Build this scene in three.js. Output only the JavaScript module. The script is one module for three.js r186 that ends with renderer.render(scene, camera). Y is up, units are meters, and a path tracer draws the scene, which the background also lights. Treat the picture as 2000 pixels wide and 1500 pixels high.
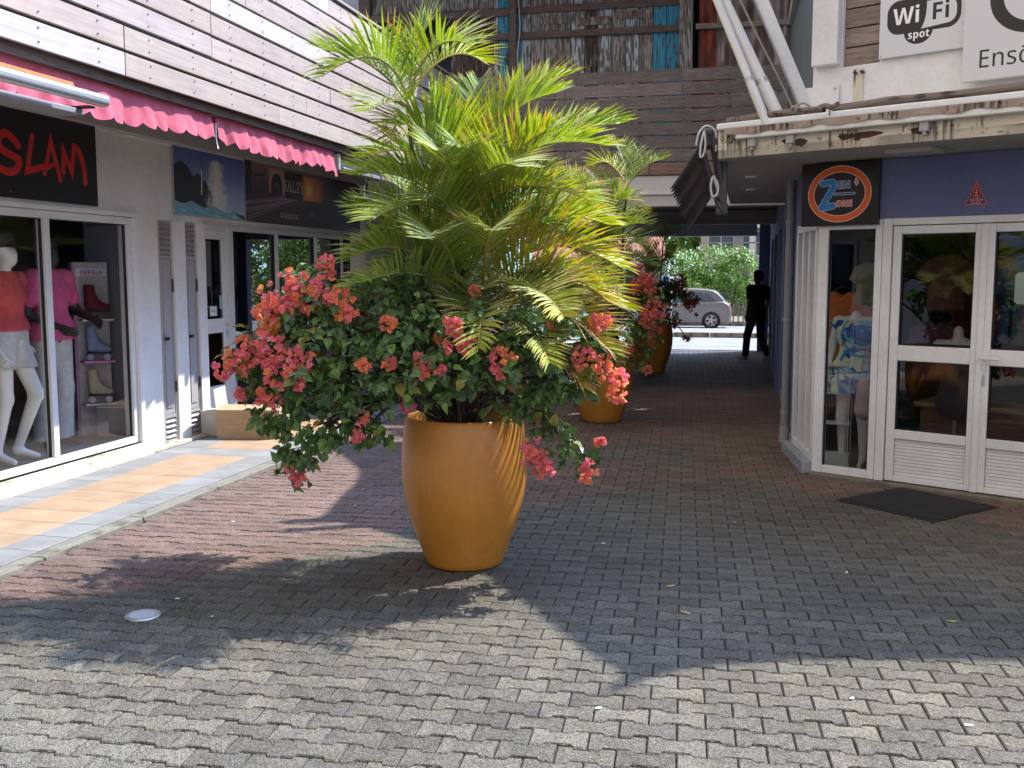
import * as THREE from 'three';
import { Sky } from 'three/addons/objects/Sky.js';
import { mergeGeometries, toCreasedNormals } from 'three/addons/utils/BufferGeometryUtils.js';
import { RoundedBoxGeometry } from 'three/addons/geometries/RoundedBoxGeometry.js';

// ---------------------------------------------------------------- camera, sky, sun, exposure
const V3 = (x, y, z) => new THREE.Vector3(x, y, z);
const scene = new THREE.Scene();
const camera = new THREE.PerspectiveCamera(41.11, 4 / 3, 0.05, 600);
camera.position.set(0, 1.6, 0);
camera.rotation.order = 'YXZ';
camera.rotation.set(THREE.MathUtils.degToRad(-6.2207), THREE.MathUtils.degToRad(12.933), 0);
camera.updateMatrixWorld();

const SUN = V3(0.766, 1.35, -0.643).normalize();
const sky = new Sky();
sky.name = 'sky'; sky.userData.kind = 'structure';
sky.scale.setScalar(450);
{
  const u = sky.material.uniforms;
  u.turbidity.value = 10; u.rayleigh.value = 0.45; u.mieCoefficient.value = 0.008; u.mieDirectionalG.value = 0.75;
  u.sunPosition.value.copy(SUN);
  if (u.cloudCoverage) { u.cloudCoverage.value = 0.82; u.cloudDensity.value = 0.75; }
}
scene.add(sky);
scene.environmentIntensity = 0.23;
const sun = new THREE.DirectionalLight(new THREE.Color().setRGB(1, 0.94, 0.86), 3.5);
sun.position.copy(SUN).multiplyScalar(60).add(V3(-1, 0, -8));
sun.target.position.set(-1, 0, -8);
sun.castShadow = true;
Object.assign(sun.shadow.camera, { left: -30, right: 30, top: 30, bottom: -30, near: 1, far: 140 });
sun.shadow.mapSize.set(2048, 2048);
sun.name = 'sun';
scene.add(sun, sun.target);

const renderer = new THREE.WebGLRenderer({ antialias: true });
renderer.toneMapping = THREE.LinearToneMapping;
renderer.toneMappingExposure = 2.9;
renderer.shadowMap.enabled = true;
{
  const pm = new THREE.PMREMGenerator(renderer), envScene = new THREE.Scene(), s2 = new Sky();
  for (const k of ['turbidity', 'rayleigh', 'mieCoefficient', 'mieDirectionalG', 'cloudCoverage', 'cloudDensity']) if (s2.material.uniforms[k]) s2.material.uniforms[k].value = sky.material.uniforms[k].value;
  s2.material.uniforms.sunPosition.value.copy(SUN);
  envScene.add(s2);
  scene.environment = pm.fromScene(envScene).texture;
}

// ---------------------------------------------------------------- helpers
function rng(seed) { let a = seed >>> 0; return () => { a = (a + 0x6D2B79F5) | 0; let t = Math.imul(a ^ (a >>> 15), 1 | a); t = (t + Math.imul(t ^ (t >>> 7), 61 | t)) ^ t; return ((t ^ (t >>> 14)) >>> 0) / 4294967296; }; }
const lerp = (a, b, t) => a + (b - a) * t, clamp = (x, a = 0, b = 1) => Math.min(b, Math.max(a, x)), sstep = (a, b, x) => { const t = clamp((x - a) / (b - a)); return t * t * (3 - 2 * t); };
const taken = {};
function numbered(name) { if (!(name in taken)) { taken[name] = 0; return name; } taken[name]++; return name + '_' + String(taken[name]).padStart(3, '0'); }
function tag(o, label, category, group, kind) { if (label) o.userData.label = label; if (category) o.userData.category = category; if (group) o.userData.group = group; if (kind) o.userData.kind = kind; return o; }
function thing(name, label, category, pos = [0, 0, 0], turn = 0, group) {
  const o = new THREE.Group(); o.name = numbered(name); o.position.set(...pos); o.rotation.y = turn; scene.add(o);
  return tag(o, label, category, group);
}
function structure(name, pos = [0, 0, 0]) { const o = new THREE.Group(); o.name = numbered(name); o.position.set(...pos); scene.add(o); o.userData.kind = 'structure'; return o; }
function part(parent, name, geo, mat, label) {
  const g = Array.isArray(geo) ? merge(geo) : geo;
  const m = new THREE.Mesh(g, mat); m.name = parent === scene ? numbered(name) : name; m.castShadow = m.receiveShadow = true;
  if (label) m.userData.label = label;
  parent.add(m); return m;
}
function merge(list) {
  const any = list.some((g) => !g.index);
  const out = list.map((g) => { let h = any && g.index ? g.toNonIndexed() : g; return h; });
  for (const g of out) { for (const k of Object.keys(g.attributes)) if (!['position', 'normal', 'uv', 'color'].includes(k)) g.deleteAttribute(k); }
  const col = out.every((g) => g.attributes.color);
  if (!col) out.forEach((g) => g.deleteAttribute('color'));
  return mergeGeometries(out, false);
}
// texture coordinates in metres, by the axis a face looks along
function muv(g, du = 0, dv = 0) {
  if (g.index) g = g.toNonIndexed();
  const p = g.attributes.position, n = p.count, uv = new Float32Array(n * 2), a = V3(), b = V3(), c = V3();
  if (!g.attributes.normal) g.computeVertexNormals();
  for (let i = 0; i < n; i += 3) {
    a.fromBufferAttribute(p, i); b.fromBufferAttribute(p, i + 1); c.fromBufferAttribute(p, i + 2);
    const nn = b.clone().sub(a).cross(c.clone().sub(a)); const x = Math.abs(nn.x), y = Math.abs(nn.y), z = Math.abs(nn.z);
    [a, b, c].forEach((q, k) => { let u, v; if (y >= x && y >= z) { u = q.x; v = q.z; } else if (x >= z) { u = q.z; v = q.y; } else { u = q.x; v = q.y; } uv[(i + k) * 2] = u + du; uv[(i + k) * 2 + 1] = v + dv; });
  }
  g.setAttribute('uv', new THREE.BufferAttribute(uv, 2));
  return g;
}
const bb = (x0, x1, y0, y1, z0, z1, du, dv) => muv(new THREE.BoxGeometry(Math.abs(x1 - x0), Math.abs(y1 - y0), Math.abs(z1 - z0)).translate((x0 + x1) / 2, (y0 + y1) / 2, (z0 + z1) / 2), du, dv);
const rb = (x0, x1, y0, y1, z0, z1, r = 0.006, du, dv) => muv(new RoundedBoxGeometry(Math.abs(x1 - x0), Math.abs(y1 - y0), Math.abs(z1 - z0), 1, Math.min(r, Math.abs(x1 - x0) * 0.49, Math.abs(y1 - y0) * 0.49, Math.abs(z1 - z0) * 0.49)).translate((x0 + x1) / 2, (y0 + y1) / 2, (z0 + z1) / 2), du, dv);
function rod(a, b, r0, r1 = r0, seg = 10) {
  const d = b.clone().sub(a), g = new THREE.CylinderGeometry(r1, r0, d.length(), seg, 1);
  g.translate(0, d.length() / 2, 0);
  g.applyQuaternion(new THREE.Quaternion().setFromUnitVectors(V3(0, 1, 0), d.clone().normalize()));
  return g.translate(a.x, a.y, a.z);
}
function tube(pts, r, seg = 24, rad = 6) { return new THREE.TubeGeometry(new THREE.CatmullRomCurve3(pts), seg, r, rad, false); }
const prism = (pts, y0, y1) => { // plan outline [x,z] -> upright slab
  const s = new THREE.Shape(pts.map(([x, z]) => new THREE.Vector2(x, -z)));
  return muv(new THREE.ExtrudeGeometry(s, { depth: y1 - y0, bevelEnabled: false }).rotateX(-Math.PI / 2).translate(0, y0, 0));
};

// ---------------------------------------------------------------- textures
function vnoise(seed) {
  const r = rng(seed), N = 256, t = new Float32Array(N * N); for (let i = 0; i < t.length; i++) t[i] = r();
  return (x, y, px = 256, py = px) => { // periodic value noise
    const xi = Math.floor(x), yi = Math.floor(y), fx = x - xi, fy = y - yi, sx = fx * fx * (3 - 2 * fx), sy = fy * fy * (3 - 2 * fy), m = (a, n) => ((a % n) + n) % n;
    const g = (i, j) => t[m(j, py) * N + m(i, px)];
    return lerp(lerp(g(xi, yi), g(xi + 1, yi), sx), lerp(g(xi, yi + 1), g(xi + 1, yi + 1), sx), sy);
  };
}
const N1 = vnoise(11), N2 = vnoise(57), N3 = vnoise(91);
const fbm = (u, v, f, o = 4, n = N1) => { let s = 0, a = 0.5, t = 0; for (let i = 0; i < o; i++) { s += a * n(u * f, v * f, f); t += a; a *= 0.5; f *= 2; if (f > 256) break; } return s / t; };
function tex(size, fn, metres = 1, color = true) {
  const d = new Uint8Array(size * size * 4);
  for (let y = 0; y < size; y++) for (let x = 0; x < size; x++) { const c = fn(x / size, y / size, x, y), i = (y * size + x) * 4; if (typeof c === 'number') d[i] = d[i + 1] = d[i + 2] = clamp(c) * 255; else { d[i] = clamp(c[0]) * 255; d[i + 1] = clamp(c[1]) * 255; d[i + 2] = clamp(c[2]) * 255; } d[i + 3] = 255; }
  const t = new THREE.DataTexture(d, size, size); t.wrapS = t.wrapT = THREE.RepeatWrapping; t.magFilter = THREE.LinearFilter; t.minFilter = THREE.LinearMipmapLinearFilter; t.generateMipmaps = true;
  if (color) t.colorSpace = THREE.SRGBColorSpace; t.repeat.set(1 / metres, 1 / metres); t.needsUpdate = true; return t;
}
const mono = (g, k = 1) => [g * k, g * k, g * k];
const std = (o) => new THREE.MeshStandardMaterial(o), phy = (o) => new THREE.MeshPhysicalMaterial(o);
const lin = (r, g, b) => new THREE.Color().setRGB(r, g, b), hex = (h) => new THREE.Color(h);
const rs = rng(5);
const speck = Float32Array.from({ length: 512 * 512 }, () => rs());
const sp = (x, y) => speck[(y & 511) * 512 + (x & 511)];
const T = {};
T.grain = tex(512, (u, v, x, y) => { const s = sp(x, y), s2 = sp((x >> 1) + 77, (y >> 1) + 31), m = fbm(u, v, 8, 4); const s4 = sp((x >> 2) + 11, (y >> 2) + 5), q = fbm(u, v, 16, 3, N2); let g = 0.74 + (s2 - 0.5) * 0.4 + (s4 - 0.5) * 0.22 + (s - 0.5) * 0.16 + (m - 0.5) * 0.45; if (s2 > 0.93) g += 0.2; if (s2 < 0.08) g -= 0.22; return [g * 1.0, g * lerp(1.0, 0.96, q), g * lerp(0.98, 0.84, q)]; }, 0.9);
T.grainB = tex(512, (u, v, x, y) => 0.5 + (sp((x >> 1) + 77, (y >> 1) + 31) - 0.5) * 0.7 + (fbm(u, v, 16, 3) - 0.5) * 0.4, 0.9, false);
T.plaster = tex(512, (u, v, x, y) => { const m = fbm(u, v, 4, 6), f = fbm(u, v, 64, 2, N2); return mono(0.9 + (m - 0.5) * 0.12 + (f - 0.5) * 0.05); }, 1.6);
T.plasterB = tex(512, (u, v, x, y) => 0.5 + (fbm(u, v, 32, 4) - 0.5) * 0.8 + (sp(x, y) - 0.5) * 0.12, 0.8, false);
T.plinth = tex(512, (u, v, x, y) => { const m = fbm(u, v, 8, 5), f = fbm(u, v, 32, 3, N2); const d = sstep(0.55, 0.75, m) * 0.3; const k = 0.93 + (f - 0.5) * 0.2 - d; return [k, k * 0.985, k * (0.93 - d * 0.25)]; }, 1.1);
T.tile = tex(512, (u, v, x, y) => { const m = fbm(u, v, 8, 5), s = sp(x >> 1, y >> 1); return mono(0.9 + (m - 0.5) * 0.2 + (s - 0.5) * 0.06); }, 1.2);
const woodFn = (a, k) => (u, v, x, y) => { // grain along u
  const w = fbm(u, v, 4, 3, N2) * 0.06, g = N3((u) * 8, (v + w) * 96, 8, 96), g2 = N1(u * 24, (v + w) * 200, 24, 200), m = fbm(u, v, 4, 4);
  const q = 0.86 + (g - 0.5) * 0.2 + (g2 - 0.5) * 0.14 + (m - 0.5) * 0.2 * k; return [q, q * lerp(1, 0.98, m), q * lerp(1, 0.96, m)]; };
T.wood = tex(512, woodFn(0, 1), 0.9);
T.woodPale = tex(512, (u, v) => { const g = N3(u * 6, v * 110, 6, 110), m = fbm(u, v, 4, 5), f = fbm(u, v, 16, 3, N2); const q = 0.93 + (g - 0.5) * 0.09 + (m - 0.5) * 0.12 + (f - 0.5) * 0.05; return [q, q * lerp(1, 0.975, m), q * lerp(1, 0.95, m)]; }, 1.3);
T.woodB = tex(512, (u, v) => N3(u * 8, v * 96, 8, 96) * 0.6 + N1(u * 24, v * 200, 24, 200) * 0.4, 0.9, false);
const paintFlake = (base, wood, cover, seed) => (u, v, x, y) => { // old boards standing upright, grain along v, remnants of paint
  const g = N3(u * 100, v * 8, 100, 8), g2 = N1(u * 220, v * 20, 220, 20), m = fbm(u + seed, v, 4, 5), f = N2(u * 40 + seed * 7, v * 12, 40, 12) * 0.55 + m * 0.45;
  const w = 0.85 + (g - 0.5) * 0.4 + (g2 - 0.5) * 0.3, k = sstep(1 - cover - 0.16, 1 - cover + 0.14, f + (g - 0.5) * 0.3) * 0.85;
  return [0, 1, 2].map((i) => lerp(wood[i] * w, base[i] * (0.85 + 0.25 * g), k)); };
T.flakeBlue = tex(512, paintFlake([0.26, 0.62, 0.76], [0.42, 0.42, 0.41], 0.66, 0.1), 1.0);
T.flakePale = tex(512, paintFlake([0.72, 0.79, 0.82], [0.52, 0.5, 0.47], 0.5, 0.4), 1.0);
T.flakeGrey = tex(512, paintFlake([0.62, 0.63, 0.62], [0.52, 0.48, 0.44], 0.45, 0.7), 1.0);
T.flakeDark = tex(512, paintFlake([0.5, 0.45, 0.41], [0.31, 0.27, 0.24], 0.38, 0.9), 1.0);
T.oldB = tex(512, (u, v) => N3(u * 100, v * 8, 100, 8) * 0.6 + N1(u * 220, v * 20, 220, 20) * 0.4, 1.0, false);
T.rust = tex(512, (u, v) => { const m = fbm(u, v, 4, 5), f = N2(u * 30, v * 6, 30, 6), k = sstep(0.42, 0.6, m * 0.6 + f * 0.4); return [lerp(0.4, 0.52, k), lerp(0.22, 0.25, k), lerp(0.18, 0.19, k)].map((c) => c * (0.85 + 0.3 * f)); }, 1.3);
T.tinBrown = tex(512, (u, v) => { const m = fbm(u, v, 4, 5), f = N2(u * 24, v * 5, 24, 5), k = sstep(0.4, 0.62, m * 0.5 + f * 0.5); return [lerp(0.42, 0.55, k), lerp(0.36, 0.5, k), lerp(0.33, 0.48, k)].map((c) => c * (0.8 + 0.4 * f)); }, 1.3);
T.mould = tex(1024, (u, v) => { // weathered cream paint: grey-black mould runs and spots
  const m = fbm(u, v, 8, 6), run = N2(u * 90, v * 5, 90, 5) * 0.6 + N3(u * 30, v * 3, 30, 3) * 0.4, d = sstep(0.55, 0.72, m * 0.55 + run * 0.45), spot = sstep(0.66, 0.74, fbm(u, v, 64, 2, N3));
  const k = 1 - d * 0.5 - spot * 0.3 * sstep(0.45, 0.6, m); return [0.83 * k, 0.8 * k, 0.74 * k]; }, 1.4);
T.card = tex(256, (u, v, x, y) => { const r = N1(u * 2, v * 64, 2, 64); return mono(0.9 + (r - 0.5) * 0.06 + (fbm(u, v, 8, 4) - 0.5) * 0.1 + (sp(x, y) - 0.5) * 0.05); }, 0.5);
T.cloth = tex(256, (u, v, x, y) => mono(0.88 + ((x + y) % 4 < 2 ? 0.04 : -0.03) + (fbm(u, v, 8, 4) - 0.5) * 0.16), 0.35);
T.clothB = tex(256, (u, v, x, y) => fbm(u, v, 4, 4), 0.5, false);
T.glaze = tex(512, (u, v, x, y) => { const m = fbm(u, v, 8, 5), f = fbm(u, v, 32, 3, N2); const s = sstep(0.64, 0.7, fbm(u, v, 64, 2, N3)) * 0.06; const st = sstep(0.55, 0.8, N2(u * 70, v * 3, 70, 3)) * sstep(0.5, 0.62, m); const k = 0.95 + (m - 0.5) * 0.1 + (f - 0.5) * 0.06 - s * 0.5 - st * 0.015; return [k, k * 0.985, k * 0.95]; }, 1);
T.asphalt = tex(512, (u, v, x, y) => mono(0.8 + (sp(x, y) - 0.5) * 0.3 + (fbm(u, v, 4, 5) - 0.5) * 0.3), 2);
T.bark = tex(256, (u, v) => { const r = N1(u * 8, v * 24, 8, 24), m = fbm(u, v, 8, 4); return mono(0.7 + (r - 0.5) * 0.5 + (m - 0.5) * 0.3); }, 0.4);
T.mat = tex(256, (u, v, x, y) => mono(0.6 + (sp(x, y) - 0.5) * 0.7 + (fbm(u, v, 8, 4) - 0.5) * 0.4), 0.5);
T.matB = tex(256, (u, v, x, y) => sp(x, y), 0.5, false);
T.leafy = tex(256, (u, v, x, y) => mono(0.85 + (fbm(u, v, 8, 4) - 0.5) * 0.5), 0.3);

function canvasTex(w, h, draw) {
  const c = document.createElement('canvas'); c.width = w; c.height = h; const g = c.getContext('2d'); draw(g, w, h);
  const t = new THREE.CanvasTexture(c); t.colorSpace = THREE.SRGBColorSpace; t.anisotropy = 8; return t;
}

// ---------------------------------------------------------------- materials
const M = {
  joint: std({ color: lin(0.03, 0.028, 0.025), roughness: 1, map: T.grain }),
  concrete: std({ color: lin(0.2, 0.19, 0.17), map: T.plinth, roughness: 0.95, bumpMap: T.grainB, bumpScale: 0.002 }),
  white: std({ color: lin(0.86, 0.88, 0.9), map: T.plaster, roughness: 0.75, bumpMap: T.plasterB, bumpScale: 0.0012 }),
  greyWall: std({ color: lin(0.84, 0.82, 0.78), map: T.plaster, roughness: 0.8, bumpMap: T.plasterB, bumpScale: 0.0012 }),
  plinth: std({ color: lin(0.66, 0.63, 0.56), map: T.plinth, roughness: 0.95, bumpMap: T.plasterB, bumpScale: 0.006 }),
  frame: std({ color: lin(0.8, 0.8, 0.8), roughness: 0.35, map: T.plaster }),
  whiteFrame: std({ color: lin(0.88, 0.88, 0.88), roughness: 0.3, map: T.plaster }),
  louvre: std({ color: lin(0.42, 0.4, 0.4), roughness: 0.5, map: T.plaster }),
  glass: phy({ color: lin(0.95, 0.97, 0.97), transmission: 1, thickness: 0, roughness: 0.0, ior: 1.52 }),
  glassTint: phy({ color: lin(0.4, 0.43, 0.44), transmission: 1, thickness: 0, roughness: 0.0, ior: 1.55 }),
  glassShop: phy({ color: lin(0.62, 0.65, 0.66), transmission: 1, thickness: 0, roughness: 0.0, ior: 1.55 }),
  mirrorGlass: phy({ color: lin(0.3, 0.32, 0.32), transmission: 1, thickness: 0, roughness: 0.0, ior: 2.3 }),
  dark: std({ color: lin(0.012, 0.012, 0.014), roughness: 0.8 }),
  black: std({ color: lin(0.02, 0.02, 0.022), roughness: 0.45 }),
  rubber: std({ color: lin(0.016, 0.016, 0.017), roughness: 0.8 }),
  carpet: std({ color: lin(0.03, 0.03, 0.034), roughness: 1, map: T.mat, bumpMap: T.matB, bumpScale: 0.004 }),
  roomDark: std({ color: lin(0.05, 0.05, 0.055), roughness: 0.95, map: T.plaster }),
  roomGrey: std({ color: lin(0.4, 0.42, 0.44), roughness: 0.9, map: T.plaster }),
  roomFloor: std({ color: lin(0.32, 0.26, 0.2), roughness: 0.6, map: T.wood }),
  lav: std({ color: lin(0.165, 0.185, 0.34), map: T.plaster, roughness: 0.8, bumpMap: T.plasterB, bumpScale: 0.0012 }),
  lavGrey: std({ color: lin(0.3, 0.33, 0.42), map: T.plinth, roughness: 0.85 }),
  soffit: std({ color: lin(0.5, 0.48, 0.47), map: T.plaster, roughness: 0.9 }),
  fascia: std({ color: lin(0.95, 0.93, 0.9), map: T.mould, roughness: 0.9, bumpMap: T.plasterB, bumpScale: 0.002 }),
  pipe: std({ color: lin(0.3, 0.31, 0.34), roughness: 0.5, map: T.plaster }),
  steelWhite: std({ color: lin(0.8, 0.8, 0.77), roughness: 0.4, map: T.plaster }),
  alu: std({ color: lin(0.62, 0.62, 0.63), roughness: 0.3, metalness: 0.6, map: T.plaster }),
  aluBlack: std({ color: lin(0.05, 0.05, 0.055), roughness: 0.4, metalness: 0.3 }),
  pinkCloth: std({ color: lin(0.56, 0.11, 0.15), roughness: 0.95, map: T.cloth, side: THREE.DoubleSide }),
  orangeCloth: std({ color: lin(0.85, 0.22, 0.07), roughness: 0.9, map: T.cloth, side: THREE.DoubleSide }),
  blackCloth: std({ color: lin(0.035, 0.028, 0.03), roughness: 0.95, map: T.cloth, side: THREE.DoubleSide }),
  dirtyCloth: std({ color: lin(0.3, 0.26, 0.26), roughness: 1, map: T.mould, bumpMap: T.clothB, bumpScale: 0.02 }),
  sail: std({ color: lin(0.6, 0.58, 0.52), roughness: 0.9, map: T.cloth, side: THREE.DoubleSide }),
  card: std({ color: lin(0.5, 0.33, 0.19), roughness: 0.9, map: T.card }),
  cardPale: std({ color: lin(0.62, 0.57, 0.5), roughness: 0.9, map: T.card }),
  tape: std({ color: lin(0.4, 0.26, 0.14), roughness: 0.35 }),
  pot: phy({ color: lin(0.5, 0.22, 0.034), roughness: 0.42, map: T.glaze, clearcoat: 0.15, clearcoatRoughness: 0.4 }),
  soil: std({ color: lin(0.04, 0.028, 0.02), roughness: 1, map: T.grain }),
  bark: std({ color: lin(0.11, 0.08, 0.055), roughness: 1, map: T.bark, bumpMap: T.bark, bumpScale: 0.006 }),
  twig: std({ color: lin(0.055, 0.04, 0.03), roughness: 1 }),
  cane: std({ color: lin(0.25, 0.27, 0.1), roughness: 0.7, map: T.bark }),
  screw: std({ color: lin(0.05, 0.045, 0.04), roughness: 0.6, metalness: 0.3 }),
  beam: std({ color: lin(0.17, 0.135, 0.115), roughness: 0.9, map: T.wood, bumpMap: T.woodB, bumpScale: 0.003 }),
  slateWall: std({ color: lin(0.12, 0.16, 0.19), roughness: 0.85, map: T.plaster }),
  asphalt: std({ color: lin(0.3, 0.3, 0.3), roughness: 0.95, map: T.asphalt, bumpMap: T.grainB, bumpScale: 0.004 }),
  earth: std({ color: lin(0.16, 0.14, 0.11), roughness: 1, map: T.grain }),
};
// ---------------------------------------------------------------- the setting: ground, road, paving, walkway
{
  const g = part(scene, 'ground', muv(new THREE.PlaneGeometry(400, 400).rotateX(-Math.PI / 2).translate(0, -0.8, -60)), M.earth); g.userData.kind = 'structure';
  // road beyond the passage, falling slightly towards the far kerb
  const s = new THREE.Shape([[-21.6, 0], [-43.2, -0.6], [-43.2, -0.75], [-21.6, -0.4]].map((p) => new THREE.Vector2(...p)));
  const rg = muv(new THREE.ExtrudeGeometry(s, { depth: 80, bevelEnabled: false }).rotateY(-Math.PI / 2).translate(40, 0, 0));
  const road = part(scene, 'road', rg, M.asphalt); road.userData.kind = 'structure';
  const kerbs = structure('road_kerb');
  for (let i = 0; i < 14; i++) part(kerbs, 'kerb_stone', rb(-13 + i * 1.0, -12.02 + i * 1.0, -0.26, -0.06, -29.2, -28.95, 0.02), M.concrete);
  const far = structure('far_pavement');
  part(far, 'slab', bb(-40, 40, -0.75, -0.47, -60, -43.2), M.concrete);
}

// behaton pavers: wide ends, narrow waist, laid in running bond
const PL = 0.2, PH = 0.112, TH = THREE.MathUtils.degToRad(3.4);
function paverGeo(du, dv) {
  const j = 0.0024, a = 0.010, hx = PL / 2 - j, hy = PH / 2 - 0.0043, ox = 0.055, ix = 0.045;
  const o = [[-hx, -hy - a], [-ox, -hy - a], [-ix, -hy + a], [ix, -hy + a], [ox, -hy - a], [hx, -hy - a], [hx, hy + a], [ox, hy + a], [ix, hy - a], [-ix, hy - a], [-ox, hy + a], [-hx, hy + a]];
  const inn = o.map(([x, y]) => [x * 0.955, y * (1 - 0.0048 / hy)]);
  const pos = [], q = (A, B, C) => pos.push(...A, ...B, ...C);
  const n = o.length, P = (p, y) => [p[0], y, p[1]];
  const tri = THREE.ShapeUtils.triangulateShape(inn.map((p) => new THREE.Vector2(...p)), []);
  for (const [A, B, C] of tri) q(P(inn[A], 0), P(inn[C], 0), P(inn[B], 0));
  for (let i = 0; i < n; i++) { const k = (i + 1) % n;
    q(P(inn[i], 0), P(inn[k], 0), P(o[k], -0.0055)); q(P(inn[i], 0), P(o[k], -0.0055), P(o[i], -0.0055));
    q(P(o[i], -0.0055), P(o[k], -0.0055), P(o[k], -0.03)); q(P(o[i], -0.0055), P(o[k], -0.03), P(o[i], -0.03)); }
  const g = new THREE.BufferGeometry(); g.setAttribute('position', new THREE.Float32BufferAttribute(pos, 3)); g.computeVertexNormals();
  return muv(g, du, dv);
}
const OFFN = (x, z) => (x - 0.55) * -0.4819 + (z + 8.36) * 0.8762;   // distance in front of the right-hand shop front
{
  const pave = structure('pavement');
  part(pave, 'joint_sand', prism([[-3.86, -1.0], [6, -1.0], [6, -5.6], [0.55, -8.5], [0.5, -21.6], [-5.4, -21.6], [-5.4, -13.4], [-3.86, -13.4]], -0.06, -0.012), M.joint);
  const r = rng(77), list = [], c = Math.cos(TH), s = Math.sin(TH);
  const edge = [[-3.9, -3.9], [-3.5, -4.14], [-3.12, -4.27], [-2.93, -4.7], [-2.47, -5.15], [-2.2, -5.6], [-1.42, -6.85], [-1.0, -7.38], [-0.77, -7.7], [0.11, -8.2], [0.4, -7.6], [0.67, -7.4], [1.48, -7.0], [1.66, -6.5], [6, -4.0]];
  const edgeZ = (x) => { for (let i = 1; i < edge.length; i++) if (x < edge[i][0]) { const [a, b] = edge[i - 1], [d, e] = edge[i]; return lerp(b, e, clamp((x - a) / (d - a))); } return -4; };
  const frus = new THREE.Frustum().setFromProjectionMatrix(new THREE.Matrix4().multiplyMatrices(camera.projectionMatrix, camera.matrixWorldInverse));
  for (let i = 0; i < 210; i++) for (let k = -40; k < 60; k++) {
    const lx = k * PL + (i % 2) * PL / 2, lz = -0.9 - i * PH, x = lx * c + lz * s, z = -lx * s + lz * c;
    if (z < -21.5 || z > -1.1 || x > 5.9 || x < (z < -13.4 ? -5.3 : -3.84)) continue;
    if (z > -8.36 ? OFFN(x, z) < -0.05 : x > 0.5) continue;
    const e = edgeZ(x), patch = (x > -1.35 && x < -0.45 && z < -8.45 && z > -9.5);
    let red = z < e && !patch && z > -14.2 - 0.5 * fbm(x * 0.1 + 3, z * 0.1, 8, 2);
    if (!red && z < e && z > -14.2) red = r() < 0.12;
    const st = fbm(x * 0.12 + 0.3, z * 0.12 + 0.7, 8, 4), v = 0.8 + r() * 0.34 + (st - 0.5) * 0.6; // weathering patches, block by block
    const w = r();
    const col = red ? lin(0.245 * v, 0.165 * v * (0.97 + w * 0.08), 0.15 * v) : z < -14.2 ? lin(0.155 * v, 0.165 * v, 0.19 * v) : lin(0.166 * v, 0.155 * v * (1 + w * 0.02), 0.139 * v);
    list.push({ x, z, red, col, d: Math.hypot(x, z), vis: frus.containsPoint(V3(x, 0, z)), tilt: [(r() - 0.5) * 0.028, (r() - 0.5) * 0.02], dy: (r() - 0.5) * 0.005 });
  }
  const near = list.filter((p) => p.vis).sort((a, b) => a.d - b.d).slice(0, 300), set = new Set(near), rest = list.filter((p) => !set.has(p));
  const geos = Array.from({ length: 8 }, (_, i) => paverGeo(i * 0.137, i * 0.291));
  const mats = Array.from({ length: 10 }, (_, i) => { const v = 0.82 + 0.04 * i; return std({ color: lin(0.166 * v, 0.155 * v * (1 + (i % 3) * 0.008), 0.139 * v), map: T.grain, roughness: 0.92, bumpMap: T.grainB, bumpScale: 0.0016 }); });
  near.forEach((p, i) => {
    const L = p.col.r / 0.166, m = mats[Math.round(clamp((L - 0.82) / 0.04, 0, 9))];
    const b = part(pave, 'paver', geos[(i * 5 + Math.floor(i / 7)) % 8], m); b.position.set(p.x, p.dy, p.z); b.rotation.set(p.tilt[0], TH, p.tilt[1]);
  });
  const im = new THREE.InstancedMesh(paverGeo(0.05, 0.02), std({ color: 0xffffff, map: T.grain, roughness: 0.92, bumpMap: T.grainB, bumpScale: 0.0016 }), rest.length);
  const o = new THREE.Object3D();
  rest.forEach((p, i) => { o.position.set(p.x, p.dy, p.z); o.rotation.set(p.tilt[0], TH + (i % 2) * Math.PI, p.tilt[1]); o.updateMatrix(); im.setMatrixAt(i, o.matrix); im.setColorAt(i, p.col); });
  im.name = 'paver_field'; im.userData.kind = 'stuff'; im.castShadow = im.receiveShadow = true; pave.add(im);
}
{
  const walk = structure('tiled_walkway');
  part(walk, 'bed', bb(-5.6, -3.9, -0.06, 0.022, -13.4, -1.0), M.joint);
  for (let i = 0; i < 13; i++) part(walk, 'kerb_stone', rb(-3.885, -3.775, -0.05, 0.026, -1.0 - i * 0.96 - 0.95, -1.0 - i * 0.96, 0.008, i * 0.3), M.concrete);
  const r = rng(31);
  const greys = [0, 1, 2].map((i) => std({ color: lin(0.235 + i * 0.012, 0.23 + i * 0.012, 0.21 + i * 0.012), map: T.tile, roughness: 0.7, bumpMap: T.plasterB, bumpScale: 0.0008 }));
  const oranges = [0, 1, 2].map((i) => std({ color: lin(0.38 + i * 0.02, 0.25 + i * 0.012, 0.145 + i * 0.008), map: T.tile, roughness: 0.7, bumpMap: T.plasterB, bumpScale: 0.0008 }));
  const cols = [[-3.888, -4.143, 0], [-4.147, -4.443, 1], [-4.447, -4.743, 1], [-4.747, -5.02, 0]];
  const geoCache = {};
  for (let i = 0; i < 41; i++) for (const [x0, x1, o] of cols) {
    const z1 = -1.0 - i * 0.302, z0 = z1 - 0.298, zc = (z0 + z1) / 2; if (z0 < -13.4) continue;
    const cross = zc < -7.98 && zc > -8.27, kind = o && !cross ? oranges : greys, key = x0 + '|' + (i % 4);
    geoCache[key] ??= rb(x0, x1, -0.03, 0.03, -0.149, 0.149, 0.003, i * 0.31, i * 0.17);
    const m = part(walk, 'tile', geoCache[key], kind[Math.floor(r() * 3)]); m.position.set(0, (r() - 0.5) * 0.001, zc);
  }
}

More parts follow.
